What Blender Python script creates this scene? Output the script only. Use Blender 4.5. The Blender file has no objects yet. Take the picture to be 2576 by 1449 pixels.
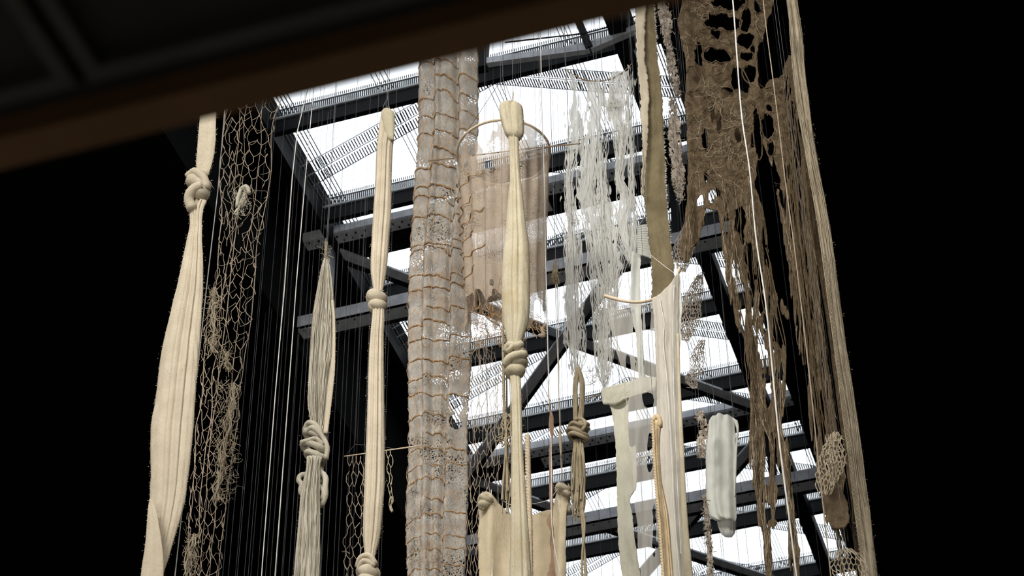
import bpy, math, random
import numpy as np
from mathutils import Vector, Matrix

# ------------------------------------------------------------------ camera
FPX, CX, CY = 5556.0, 1288.0, 724.5
EYE = np.array([0.0, 0.0, 1.7])
_up = np.array([1192 - CX, -5640 - CY, FPX]); _up /= np.linalg.norm(_up)      # where the hanging lines meet
_fw = np.array([3661 - CX, 5540 - CY, FPX]); _fw -= _fw.dot(_up) * _up; _fw /= np.linalg.norm(_fw)
_rt = np.cross(_fw, _up)
ROT = np.array([_rt, _fw, _up])            # camera (right, down, forward) -> hall (x across, y along, z up)
scene = bpy.context.scene
cam_data = bpy.data.cameras.new('camera'); cam = bpy.data.objects.new('camera', cam_data)
scene.collection.objects.link(cam); scene.camera = cam
_r, _d, _f = ROT @ np.array([1, 0, 0.]), ROT @ np.array([0, 1., 0]), ROT @ np.array([0, 0, 1.])
_m = Matrix([[_r[i], -_d[i], -_f[i], EYE[i]] for i in range(3)] + [[0, 0, 0, 1]])
cam.matrix_world = _m
cam_data.sensor_width = 36.0; cam_data.lens = 36.0 * FPX / 2576.0
cam_data.clip_end = 300
cam_data.dof.use_dof = True; cam_data.dof.focus_distance = 23.5; cam_data.dof.aperture_fstop = 3.4

# ------------------------------------------------------------------ sky and exposure
world = bpy.data.worlds.new('overcast_sky'); scene.world = world; world.use_nodes = True
_bg = world.node_tree.nodes['Background']
_bg.inputs['Color'].default_value = (0.955, 0.975, 1.0, 1); _bg.inputs['Strength'].default_value = 2.0
def area(name, loc, aim, sx, sy, power, col):
    l = bpy.data.lights.new(name, 'AREA'); l.shape = 'RECTANGLE'; l.size, l.size_y, l.energy, l.color = sx, sy, power, col
    o = bpy.data.objects.new(name, l); scene.collection.objects.link(o); o.location = loc
    o.rotation_euler = (Vector(aim) - Vector(loc)).to_track_quat('-Z', 'Y').to_euler(); return o
area('added_high_fill', (-9.5, 1.5, 25.0), (-4.4, 17, 15.5), 8, 3, 560, (1.0, .955, .88)).data.spread = math.radians(75)  # unseen lamp, added high on the left to brighten the fabrics
area('added_high_fill', (0.5, 2.5, 24.5), (-4.0, 17, 15.5), 7, 3, 440, (1.0, .955, .88)).data.spread = math.radians(75)  # second unseen lamp, added on the right to soften the fabric shadows
area('added_low_fill', (-9.0, -9.0, 7.0), (-5, 17, 16), 9, 5, 2100, (1.0, .95, .87))  # unseen fill lamp added behind the camera for fabrics and truss undersides
vs = scene.view_settings
scene.display_settings.display_device = 'sRGB'
vs.view_transform = 'Standard'; vs.look = 'None'; vs.gamma = 1.0; vs.use_curve_mapping = False; vs.exposure = 0.0
scene.cycles.use_denoising = True
scene.cycles.max_bounces = 8; scene.cycles.transparent_max_bounces = 24
scene.cycles.sample_clamp_indirect = 4.0

# ------------------------------------------------------------------ helpers
rng = np.random.default_rng(7); random.seed(7)
COL = scene.collection

def P(px, py, Y):
    """point of the hall at distance Y along it, on the line of sight of a pixel of the photograph"""
    d = ROT @ np.array([px - CX, py - CY, FPX]); return EYE + d * (Y / d[1])
def PV(px, py, Y):
    px, py, Y = np.broadcast_arrays(np.asarray(px, float), np.asarray(py, float), np.asarray(Y, float))
    c = np.stack([px - CX, py - CY, np.full(px.shape, FPX)], -1)
    d = c @ ROT.T; return EYE + d * (Y / d[..., 1])[..., None]
def MPP(py, Y):
    """metres for one pixel at that height and distance"""
    d = ROT @ np.array([0, py - CY, FPX]); return (Y / d[1])

def tag(o, label=None, cat=None, group=None, kind=None):
    if label: o['label'] = label
    if cat: o['category'] = cat
    if group: o['group'] = group
    if kind: o['kind'] = kind
    return o
def thing(name, label, cat, loc, group=None, kind=None):
    o = bpy.data.objects.new(name, None); COL.objects.link(o); o.location = [float(c) for c in loc]
    o.empty_display_size = .2
    return tag(o, label, cat, group, kind)

class MB:
    """collects pieces of one mesh"""
    def __init__(s): s.v = []; s.f = []; s.n = 0
    def add(s, v, f):
        v = np.asarray(v, float).reshape(-1, 3); s.v.append(v)
        s.f.extend([tuple(int(i) + s.n for i in q) for q in f]); s.n += len(v); return s
    def box(s, x0, x1, y0, y1, z0, z1):
        v = [(x, y, z) for z in (z0, z1) for y in (y0, y1) for x in (x0, x1)]
        return s.add(v, [(0, 2, 3, 1), (4, 5, 7, 6), (0, 1, 5, 4), (2, 6, 7, 3), (0, 4, 6, 2), (1, 3, 7, 5)])
    def bar(s, a, b, w, h, upv=(0, 0, 1)):
        a, b = np.asarray(a, float), np.asarray(b, float); t = b - a; t = t / np.linalg.norm(t)
        u = np.asarray(upv, float); sd = np.cross(t, u)
        if np.linalg.norm(sd) < 1e-6: sd = np.cross(t, (1, 0, 0))
        sd /= np.linalg.norm(sd); u = np.cross(sd, t)
        v = [p + sd * i * w / 2 + u * j * h / 2 for p in (a, b) for j in (-1, 1) for i in (-1, 1)]
        return s.add(v, [(0, 1, 3, 2), (4, 6, 7, 5), (0, 4, 5, 1), (2, 3, 7, 6), (0, 2, 6, 4), (1, 5, 7, 3)])
    def tube(s, pts, rad, n=6, cap=True):
        v, f = tube_mesh(pts, rad, n, cap); return s.add(v, f)
    def build(s, name, mat, parent=None, smooth=False, kind=None, label=None):
        v = np.concatenate(s.v) if s.v else np.zeros((0, 3))
        loc = np.zeros(3)
        if parent is not None:
            q = parent
            while q is not None: loc = loc + np.array(q.location); q = q.parent
        me = bpy.data.meshes.new(name); me.from_pydata((v - loc).tolist(), [], s.f); me.update()
        if smooth: me.polygons.foreach_set('use_smooth', [True] * len(me.polygons))
        me.materials.append(mat)
        o = bpy.data.objects.new(name, me); COL.objects.link(o)
        if parent is not None: o.parent = parent
        if kind: o['kind'] = kind
        if label: o['label'] = label
        return o

def tube_mesh(pts, rad, n=6, cap=True):
    pts = np.asarray(pts, float); k = len(pts); rad = np.broadcast_to(np.asarray(rad, float), (k,))
    t = np.gradient(pts, axis=0); t /= np.maximum(np.linalg.norm(t, axis=1), 1e-9)[:, None]
    ref = np.array([0.3, 1, 0.2]) if abs(t[0, 1]) < .8 else np.array([1, 0, .3])
    N = []; u = np.cross(t[0], ref); u /= np.linalg.norm(u)
    for i in range(k):
        u = u - t[i] * u.dot(t[i]); u /= max(np.linalg.norm(u), 1e-9); N.append(u)
    N = np.array(N); B = np.cross(t, N)
    th = np.arange(n) * 2 * math.pi / n
    v = pts[:, None] + rad[:, None, None] * (np.cos(th)[None, :, None] * N[:, None] + np.sin(th)[None, :, None] * B[:, None])
    f = [(i * n + j, i * n + (j + 1) % n, (i + 1) * n + (j + 1) % n, (i + 1) * n + j) for i in range(k - 1) for j in range(n)]
    if cap: f += [tuple(range(n))[::-1], tuple((k - 1) * n + j for j in range(n))]
    return v.reshape(-1, 3), f

def spline(xs, ys, q):
    """smooth (monotone-ish cubic) interpolation"""
    xs, ys, q = np.asarray(xs, float), np.asarray(ys, float), np.asarray(q, float)
    h = np.diff(xs); d = np.diff(ys) / h; m = np.zeros(len(xs))
    if len(xs) == 2: return np.interp(q, xs, ys)
    m[1:-1] = np.where(d[:-1] * d[1:] > 0, 2 * d[:-1] * d[1:] / np.where(d[:-1] + d[1:] == 0, 1, d[:-1] + d[1:]), 0)
    m[0], m[-1] = d[0], d[-1]
    i = np.clip(np.searchsorted(xs, q) - 1, 0, len(xs) - 2); t = np.clip((q - xs[i]) / h[i], 0, 1)
    return (2*t**3-3*t**2+1)*ys[i] + (t**3-2*t**2+t)*h[i]*m[i] + (-2*t**3+3*t**2)*ys[i+1] + (t**3-t**2)*h[i]*m[i+1]

_LAT = np.random.default_rng(3).random((256, 256))
def vnoise(x, y, seed=0):
    x = np.asarray(x, float) + seed * 17.31; y = np.asarray(y, float) + seed * 9.77
    xi, yi = np.floor(x).astype(int), np.floor(y).astype(int); fx, fy = x - xi, y - yi
    fx = fx * fx * (3 - 2 * fx); fy = fy * fy * (3 - 2 * fy)
    g = lambda a, b: _LAT[a & 255, b & 255]
    return ((g(xi, yi)*(1-fx) + g(xi+1, yi)*fx)*(1-fy) + (g(xi, yi+1)*(1-fx) + g(xi+1, yi+1)*fx)*fy) * 2 - 1
def fbm(x, y, seed=0, o=3):
    return sum(vnoise(np.asarray(x)*2**i, np.asarray(y)*2**i, seed + i*3) / 2**i for i in range(o)) / 1.6

# ------------------------------------------------------------------ materials
def _nt(name):
    m = bpy.data.materials.new(name); m.use_nodes = True; nt = m.node_tree; nt.nodes.clear()
    return m, nt, nt.nodes.new('ShaderNodeOutputMaterial')
def _noise(nt, vec, scale, detail=3, rough=.55):
    n = nt.nodes.new('ShaderNodeTexNoise'); n.inputs['Scale'].default_value = scale
    n.inputs['Detail'].default_value = detail; n.inputs['Roughness'].default_value = rough
    nt.links.new(vec, n.inputs['Vector']); return n.outputs['Fac']
def _ramp(nt, fac, a, b, c0=(0, 0, 0, 1), c1=(1, 1, 1, 1)):
    r = nt.nodes.new('ShaderNodeValToRGB'); e = r.color_ramp.elements
    e[0].position, e[1].position = a, b; e[0].color, e[1].color = c0, c1
    nt.links.new(fac, r.inputs['Fac']); return r.outputs['Color']
def _mathn(nt, op, a, b):
    n = nt.nodes.new('ShaderNodeMath'); n.operation = op
    for i, x in enumerate((a, b)):
        if isinstance(x, (int, float)): n.inputs[i].default_value = x
        else: nt.links.new(x, n.inputs[i])
    return n.outputs[0]
def steel(name, col, rough=.5, var=.25, bump=.05, metal=0.0, scale=6, spec=.2):
    m, nt, out = _nt(name); co = nt.nodes.new('ShaderNodeTexCoord').outputs['Object']
    p = nt.nodes.new('ShaderNodeBsdfPrincipled'); nt.links.new(p.outputs[0], out.inputs['Surface'])
    f = _noise(nt, co, scale, 5)
    nt.links.new(_ramp(nt, f, .25, .75, tuple(c*(1-var) for c in col)+(1,), tuple(c*(1+var) for c in col)+(1,)), p.inputs['Base Color'])
    p.inputs['Specular IOR Level'].default_value = spec
    p.inputs['Roughness'].default_value = rough; p.inputs['Metallic'].default_value = metal
    b = nt.nodes.new('ShaderNodeBump'); b.inputs['Strength'].default_value = bump; b.inputs['Distance'].default_value = .01
    nt.links.new(_noise(nt, co, scale*8, 3), b.inputs['Height']); nt.links.new(b.outputs[0], p.inputs['Normal'])
    return m
def cloth(name, c0, c1, transl=.25, scale=5., stretch=6., bump=.5, fine=90., holes=None, see=0.0, bdist=.012, stain=None):
    """fibre material: colour drifts, vertical fibre relief, some light comes through; holes=(scale, lo, hi, patch scale, patch lo, patch hi) opens a fine weave"""
    m, nt, out = _nt(name); L = nt.links.new
    co = nt.nodes.new('ShaderNodeTexCoord').outputs['Object']
    mp = nt.nodes.new('ShaderNodeMapping'); mp.inputs['Scale'].default_value = (1, 1, 1 / stretch); L(co, mp.inputs['Vector'])
    v = mp.outputs[0]
    big = _noise(nt, co, scale, 4); fib = _noise(nt, v, fine, 4, .65); mid = _noise(nt, v, fine / 5, 3)
    mix = _mathn(nt, 'ADD', _mathn(nt, 'MULTIPLY', big, .5), _mathn(nt, 'MULTIPLY', fib, .5))
    col = _ramp(nt, mix, .33, .67, tuple(c0)+(1,), tuple(c1)+(1,))
    if stain:
        mx = nt.nodes.new('ShaderNodeMix'); mx.data_type = 'RGBA'
        L(_ramp(nt, _noise(nt, co, stain[0], 5), stain[1], stain[2]), mx.inputs['Factor'])
        L(col, mx.inputs['A']); mx.inputs['B'].default_value = tuple(stain[3])+(1,); col = mx.outputs['Result']
    d = nt.nodes.new('ShaderNodeBsdfDiffuse'); t = nt.nodes.new('ShaderNodeBsdfTranslucent')
    L(col, d.inputs['Color']); L(col, t.inputs['Color'])
    b = nt.nodes.new('ShaderNodeBump'); b.inputs['Strength'].default_value = bump; b.inputs['Distance'].default_value = bdist
    L(_mathn(nt, 'ADD', fib, mid), b.inputs['Height']); L(b.outputs[0], d.inputs['Normal']); L(b.outputs[0], t.inputs['Normal'])
    ms = nt.nodes.new('ShaderNodeMixShader'); ms.inputs[0].default_value = transl
    L(d.outputs[0], ms.inputs[1]); L(t.outputs[0], ms.inputs[2]); sh = ms.outputs[0]
    if holes or see:
        tr = nt.nodes.new('ShaderNodeBsdfTransparent'); m2 = nt.nodes.new('ShaderNodeMixShader')
        L(sh, m2.inputs[1]); L(tr.outputs[0], m2.inputs[2])
        if holes:
            hs, lo, hi, ps, pl, ph = holes
            h = _ramp(nt, _noise(nt, co, hs, 3, .6), lo, hi); pz = _ramp(nt, _noise(nt, co, ps, 3), pl, ph)
            fac = _mathn(nt, 'MULTIPLY', h, pz)
            if see: fac = _mathn(nt, 'MAXIMUM', fac, see)
            L(fac, m2.inputs[0])
        else: m2.inputs[0].default_value = see
        sh = m2.outputs[0]
    L(sh, out.inputs['Surface']); return m
def glass_mat(name):
    m, nt, out = _nt(name); tr = nt.nodes.new('ShaderNodeBsdfTransparent'); tr.inputs[0].default_value = (.96, .98, 1, 1)
    g = nt.nodes.new('ShaderNodeBsdfGlossy'); g.inputs['Roughness'].default_value = .02
    co = nt.nodes.new('ShaderNodeTexCoord').outputs['Object']
    fr = _mathn(nt, 'MULTIPLY', _noise(nt, co, 3.0, 2), .08)
    ms = nt.nodes.new('ShaderNodeMixShader'); nt.links.new(fr, ms.inputs[0])
    nt.links.new(tr.outputs[0], ms.inputs[1]); nt.links.new(g.outputs[0], ms.inputs[2]); nt.links.new(ms.outputs[0], out.inputs['Surface'])
    return m

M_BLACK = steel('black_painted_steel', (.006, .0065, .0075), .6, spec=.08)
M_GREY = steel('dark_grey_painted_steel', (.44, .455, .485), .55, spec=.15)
M_RIVET = steel('black_rivet_paint', (.01, .01, .012), .5)
M_TEETH = steel('grey_grille_metal', (.045, .05, .055), .6, spec=.1)
M_RAIL = steel('pale_grey_rail', (.33, .35, .36), .5)
M_WALL = steel('black_hall_lining', (.0028, .0028, .0028), .9, spec=.03)
M_FLOOR = steel('grey_concrete_floor', (.45, .44, .42), .8, scale=1.5)
M_GLASS = glass_mat('clear_roof_glass')
M_WIRE = steel('bright_steel_wire', (.13, .13, .135), .5)
M_CORD = steel('white_cord', (.70, .69, .67), .8)
# ------------------------------------------------------------------ the hall
H = 26.0 + EYE[2]
LX0, LX1, RX, RZ = -11.27, -4.72, -8.0, 1.42       # lantern edges, ridge line, ridge height
HX0, HX1, HY0, HY1 = -20.0, 5.0, -14.0, 66.0
F0, FP = 23.16, 2.225                              # first frame, frame spacing
K0, K1 = -10, 17
LY0, LY1 = F0 + K0 * FP, F0 + K1 * FP
def struct(name, mb, mat, **k): o = mb.build(name, mat, **k); o['kind'] = 'structure'; return o
struct('floor', MB().box(HX0, HX1, HY0, HY1, -.3, 0), M_FLOOR)
struct('wall_left', MB().box(HX0 - .4, HX0, HY0, HY1, -.3, H + 1), M_WALL)
struct('wall_right', MB().box(HX1, HX1 + .4, HY0, HY1, -.3, H + 1), M_WALL)
struct('wall_back', MB().box(HX0 - .4, HX1 + .4, HY1, HY1 + .4, -.3, H + 1), M_WALL)
struct('wall_front', MB().box(HX0 - .4, HX1 + .4, HY0 - .4, HY0, -.3, H + 1), M_WALL)
SX0, SX1, SZ = -11.85, -4.25, H - 2.5            # the side ceilings hang lower than the glass
ce = MB(); ce.box(HX0, SX0, HY0, HY1, SZ, H + .35); ce.box(SX1, HX1, HY0, HY1, SZ, H + .35)
ce.box(SX0, LX0, HY0, HY1, H - .03, H + .35); ce.box(LX1, SX1, HY0, HY1, H - .03, H + .35)
ce.box(LX0, LX1, HY0, LY0, H - .05, H + .35); ce.box(LX0, LX1, LY1, HY1, H - .05, H + .35)
struct('ceiling', ce, M_WALL)
def slopez(x): return H + RZ * (1 - abs(x - RX) / ((RX - LX0) if x < RX else (LX1 - RX)))
# curbs running along the lantern
struct('trim_1', MB().box(LX0 - .10, LX0, LY0, LY1, H - .42, H - .02), M_BLACK)
struct('trim_2', MB().box(LX1, LX1 + .14, LY0, LY1, H - .45, H - .02), M_BLACK)
# longitudinal edge beam under the right side of the glass
struct('trim_3', MB().box(-5.42, -5.16, LY0, LY1, H - .5, H - .2), M_BLACK)
# glazed lantern: one window per bay, each with panes, grilles, beams
XS = [LX0, -9.55, RX, -6.35, LX1]
def shared(me, name, parent, loc):
    o = bpy.data.objects.new(name, me); COL.objects.link(o); o.parent = parent; o.location = loc; return o
def bay_meshes():
    d = {}
    for i in range(4):                              # panes
        x0, x1 = XS[i] + .02, XS[i + 1] - .02; z0, z1 = slopez(x0) - H, slopez(x1) - H
        mb = MB(); q = [(x0, .02, z0), (x1, .02, z1), (x1, FP - .02, z1), (x0, FP - .02, z0)]
        mb.add(q + [(a, b, c + .02) for a, b, c in q], [(3, 2, 1, 0), (4, 5, 6, 7), (0, 1, 5, 4), (1, 2, 6, 5), (2, 3, 7, 6), (3, 0, 4, 7)])
        d['pane%d' % i] = (mb, M_GLASS)
    d['transverse_beam'] = (MB().box(LX0, LX1, 0, .10, -.34, -.055), M_BLACK)
    mb = MB(); mb.box(LX0, LX1, -.03, .06, -.05, -.015); mb.box(LX0, LX1, -.01, .02, .165, .175); d['sill_rail'] = (mb, M_RAIL)
    mb = MB(); x = LX0 + .02; 
    while x < LX1 - .02:
        mb.box(x, x + .023, -.005, .012, -.015, .165); mb.box(x + .01, x + .024, -.005, .008, .2, .26); x += .036
    d['louvre_comb'] = (mb, M_TEETH)
    mb = MB(); yr = FP * .63
    for xa, xb in ((LX0, RX), (RX, LX1)):
        n = int(abs(xb - xa) / .045)
        for i in range(n):
            xx = xa + (xb - xa) * (i + .3) / n; z = slopez(xx) - H - .06; x2 = xx + .05 * (1 if xb == RX else -1)*0
            for a, b in ((-.24, -.03), (.03, .24)):
                mb.add([(xx, yr + a, z), (xx + .023, yr + a, z), (xx + .023, yr + b, z), (xx, yr + b, z)], [(0, 1, 2, 3)])
    d['rafter_grille'] = (mb, M_TEETH)
    mb = MB()
    for xa, xb in ((LX0, RX), (RX, LX1)):
        for yy in (-.25, 0, .25):
            mb.bar((xa, yr + yy, slopez(xa) - H - .05), (xb, yr + yy, slopez(xb) - H - .05), .012, .012)
    d['rafter'] = (mb, M_RAIL)
    mb = MB()
    for xc in XS[1:4]:
        for j in range(4):
            xx = xc + (j - 1.5) * .07; z = slopez(xx) - H - .04
            mb.bar((xx, 0, z), (xx, FP, z), .010, .015)
        yy = .03
    d['purlin'] = (mb, M_TEETH)
    mb = MB()
    for j in range(7):
        xx = LX0 + .03 + j * .055; z = slopez(xx) - H - .02
        mb.bar((xx, 0, z), (xx, FP, z), .018 - .001 * j, .02)
    for j in range(4):
        xx = LX1 - .03 - j * .055; z = slopez(xx) - H - .02
        mb.bar((xx, 0, z), (xx, FP, z), .016, .02)
    d['edge_louvre'] = (mb, M_TEETH)
    out = {}
    for n, (mb, mat) in d.items():
        nm = 'pane' if n.startswith('pane') else n
        o = mb.build(nm, mat); out[n] = o.data; bpy.data.objects.remove(o)
    return out
BM = bay_meshes()
wn = 0
for k in range(K0, K1):
    wn += 1
    w = thing('window_%d' % wn, None, None, (0, F0 + k * FP, H), kind='structure')
    vis = -2 <= k <= 8
    for n, me in BM.items():
        if not vis and n in ('louvre_comb', 'rafter_grille', 'purlin', 'edge_louvre', 'rafter'): continue
        o = shared(me, 'pane' if n.startswith('pane') else n, w, (0, 0, 0))
        if n in ('louvre_comb', 'rafter_grille', 'edge_louvre', 'purlin'): o['kind'] = 'stuff'

# ------------------------------------------------------------------ roof trusses
def rivets(mb, x0, x1, pitch, rows, z, r=.022):
    x = x0; i = 0
    th = np.arange(6) * math.pi / 3
    while x < x1:
        for j, y in enumerate(rows):
            xx = x + (pitch / 2 if j % 2 else 0)
            if xx > x1: continue
            v = [(xx + r * math.cos(t), y + r * math.sin(t), z) for t in th] + [(xx + r*.6*math.cos(t), y + r*.6*math.sin(t), z - .022) for t in th]
            mb.add(v, [(a, (a + 1) % 6, 6 + (a + 1) % 6, 6 + a) for a in range(6)] + [tuple(range(6, 12))])
        x += pitch; i += 1
TR_Y = [25.86 + 6.98 * k for k in (-1, 0, 1, 2)]
TR_NAMES = ['riveted black steel roof truss nearest the camera, above the picture top', 'riveted steel roof truss crossing the upper half of the skylight',
            'riveted steel roof truss crossing the lower half of the skylight', 'riveted steel roof truss farthest back along the skylight']
PANEL = [-11.35, -8.3, -5.25]
DEP = 2.2
for ti, ty in enumerate(TR_Y):
    t = thing('roof_truss', TR_NAMES[ti], 'truss', (LX0, ty, H - DEP), group=None)
    zt = H - .22
    a, b = SX0 + .01, SX1 - .01
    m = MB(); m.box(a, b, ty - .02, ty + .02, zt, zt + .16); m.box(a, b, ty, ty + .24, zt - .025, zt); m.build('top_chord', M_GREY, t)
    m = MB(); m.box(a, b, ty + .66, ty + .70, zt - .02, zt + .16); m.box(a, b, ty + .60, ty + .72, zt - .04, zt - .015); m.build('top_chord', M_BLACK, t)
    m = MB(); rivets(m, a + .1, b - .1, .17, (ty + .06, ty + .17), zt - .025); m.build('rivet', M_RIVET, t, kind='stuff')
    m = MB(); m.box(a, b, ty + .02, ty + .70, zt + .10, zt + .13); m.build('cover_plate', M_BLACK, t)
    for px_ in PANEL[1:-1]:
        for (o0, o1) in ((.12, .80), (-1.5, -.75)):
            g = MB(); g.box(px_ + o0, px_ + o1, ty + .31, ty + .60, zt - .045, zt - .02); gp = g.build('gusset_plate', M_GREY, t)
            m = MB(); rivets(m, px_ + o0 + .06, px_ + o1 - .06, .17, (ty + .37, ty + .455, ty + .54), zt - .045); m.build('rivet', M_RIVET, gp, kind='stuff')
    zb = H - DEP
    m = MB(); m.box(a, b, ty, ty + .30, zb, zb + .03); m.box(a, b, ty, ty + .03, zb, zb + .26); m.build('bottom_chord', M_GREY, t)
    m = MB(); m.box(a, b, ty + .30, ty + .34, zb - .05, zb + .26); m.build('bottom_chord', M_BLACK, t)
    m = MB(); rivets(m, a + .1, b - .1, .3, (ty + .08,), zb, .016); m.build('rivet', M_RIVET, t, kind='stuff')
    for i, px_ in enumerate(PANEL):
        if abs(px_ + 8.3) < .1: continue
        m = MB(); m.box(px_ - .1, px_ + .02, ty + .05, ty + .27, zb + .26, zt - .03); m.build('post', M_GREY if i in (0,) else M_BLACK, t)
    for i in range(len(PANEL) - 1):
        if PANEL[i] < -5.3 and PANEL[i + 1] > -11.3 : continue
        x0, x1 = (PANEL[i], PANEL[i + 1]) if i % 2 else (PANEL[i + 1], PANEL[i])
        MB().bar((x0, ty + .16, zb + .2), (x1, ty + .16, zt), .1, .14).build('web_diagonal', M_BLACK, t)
# horizontal cross bracing between the trusses
def brace(a, b, label, w=.2):
    t = thing('cross_brace', label, 'steel brace', a)
    MB().bar(a, b, w, .04).build('flange', M_GREY, t)
    d = np.array(b) - np.array(a); d[2] = 0; n = np.array([-d[1], d[0], 0]) / np.linalg.norm(d)
    n = n if n[1] > 0 else -n
    MB().bar(np.array(a) + n * w * .62, np.array(b) + n * w * .62, .045, .18).build('web', M_BLACK, t)
for k in range(1, 3):
    y0, y1 = TR_Y[k] + .35, TR_Y[k + 1] + .05
    z = H - .34
    nm = ['in the bay at the picture top', 'in the middle bay of the skylight', 'in the lower bay of the skylight'][k]
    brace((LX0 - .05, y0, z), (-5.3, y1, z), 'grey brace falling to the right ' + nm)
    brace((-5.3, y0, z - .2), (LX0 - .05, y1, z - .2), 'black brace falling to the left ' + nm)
# tie frame under the near end of the lantern
t = thing('tie_frame', 'grey bent steel tie bars with upright struts at the skylight top', 'steel frame', P(1485, 126, 22.9))
Yt = 22.75
ND = P(1485, 122, Yt)
MB().bar(P(1200, 160, Yt), ND, .10, .13).build('tie_bar', M_GREY, t)
MB().bar(ND, P(1790, -8, Yt), .10, .13).build('tie_bar', M_GREY, t)
MB().bar(ND + np.array([0, 0, -.04]), P(1440, 15, Yt), .12, .16, (0, 1, 0)).build('strut', M_BLACK, t)
MB().bar(P(1213, 175, Yt), P(1216, 95, Yt), .16, .16, (0, 1, 0)).build('strut', M_BLACK, t)
MB().bar(P(1590, 70, Yt), P(1560, -10, Yt), .14, .16, (0, 1, 0)).build('strut', M_BLACK, t)
m = MB(); m.tube([P(1270, 106, Yt - .2), P(1380, 94, Yt - .2), P(1470, 84, Yt - .2), P(1560, 60, Yt - .2), P(1660, 10, Yt - .2)], .014, 5); m.build('cable', M_BLACK, t)

# ------------------------------------------------------------------ walkway overhead, just in front of the camera
M_WOOD = steel('brown_stained_timber', (.125, .064, .024), .6, .2, .1, scale=3)
M_SOFF = steel('black_soffit_panel', (.02, .019, .016), .7, .15)
M_SRIM = steel('charcoal_soffit_frame', (.045, .042, .036), .6, .15)
zs = EYE[2] + 2.6
def ys(px, py): 
    d = ROT @ np.array([px - CX, py - CY, FPX]); return d[1] / d[2] * 2.6, d[0] / d[2] * 2.6
ya, _ = ys(0, 428); yb_, _ = ys(0, 348); yc, _ = ys(0, 322); yd, _ = ys(0, 250); 
_, xj = ys(170, 190)
t = thing('overhead_walkway', 'black panelled underside of a walkway with brown timber edge, out of focus', 'walkway', (0, ya, zs))
MB().box(-9, 3.5, yb_, ya, zs, zs + .25).build('edge_beam', M_WOOD, t)
MB().box(-9, 3.5, yc - .02, yb_, zs + .05, zs + .25).build('shadow_gap', M_SOFF, t)
for i in range(-3, 3):
    x0, x1 = xj + i * 1.5, xj + (i + 1) * 1.5
    r = MB(); r.box(x0 + .012, x1 - .012, yc - .05, yc - .02, zs + .03, zs + .25); r.box(x0 + .012, x0 + .04, yc - 2.4, yc - .05, zs + .03, zs + .25)
    r.box(x1 - .04, x1 - .012, yc - 2.4, yc - .05, zs + .03, zs + .25); r.build('panel_frame', M_SRIM, t)
    MB().box(x0 + .04, x1 - .04, yc - 2.4, yc - .05, zs + .06, zs + .25).build('soffit_panel', M_SOFF, t)
    MB().box(x1 - .012, x1 + .012, yc - 2.4, yc - .02, zs + .1, zs + .25).build('panel_joint', M_WALL, t)
# ------------------------------------------------------------------ builders for the hanging things
def anchor(px, py, Y): return P(px, py, Y)
def column(name, parent, mat, rows, Y, creases=(), dr=.6, n=44, step=7, lump=.03, seed=0, smooth=True, fuzz=0, wig=0., twist=0., taper=True, label=None, fl=.013):
    """hanging wool roll: rows (height px, left px, right px); creases (u -1..1 at top, u at bottom, depth, width)"""
    rows = np.array(rows, float); q = np.arange(rows[0, 0], rows[-1, 0] + step * .5, step); q[-1] = rows[-1, 0]
    xl, xr = spline(rows[:, 0], rows[:, 1], q), spline(rows[:, 0], rows[:, 2], q)
    c, w = (xl + xr) / 2, np.maximum((xr - xl) / 2, .8)
    th = np.arange(n) * 2 * math.pi / n; T, Q = np.meshgrid(th, q); t = (Q - q[0]) / (q[-1] - q[0])
    W, C = w[:, None], c[:, None]
    r = 1 + lump * (fbm(np.cos(T)*1.6 + seed*3.1, np.sin(T)*1.6 + Q/70., seed) + .8 * vnoise(T*0 + np.cos(T)*3.5, np.sin(T)*3.5 + Q/28., seed+5)) 
    if wig: r = r + wig * vnoise(np.cos(T)*9 + twist*t, np.sin(T)*9 + Q/260., seed + 9)
    for (u0, u1, dep, wd) in creases:
        ang = math.pi - np.arccos(np.clip(-(u0 + (u1 - u0) * t), -1, 1)); d = np.abs((T - ang + math.pi) % (2*math.pi) - math.pi)
        r = r - dep * np.exp(-(d / wd) ** 2) + dep * .35 * np.exp(-((d - wd*2.2) / wd) ** 2)
    k = np.array([MPP(y, Y) for y in q])[:, None]
    X = C + W * r * np.cos(T); pts = PV(X, Q, Y); pts[..., 1] -= np.sin(T) * r * W * k * dr
    m = MB(); nq = len(q)
    f = [(i*n + j, (i+1)*n + j, (i+1)*n + (j+1) % n, i*n + (j+1) % n) for i in range(nq-1) for j in range(n)]
    f += [tuple(range(n)), tuple((nq-1)*n + j for j in range(n))[::-1]]
    m.add(pts.reshape(-1, 3), f); o = m.build(name, mat, parent, smooth, label=label)
    if fuzz: add_fuzz(o, parent, mat, int(fuzz*1.8), fl)
    return o
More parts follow.
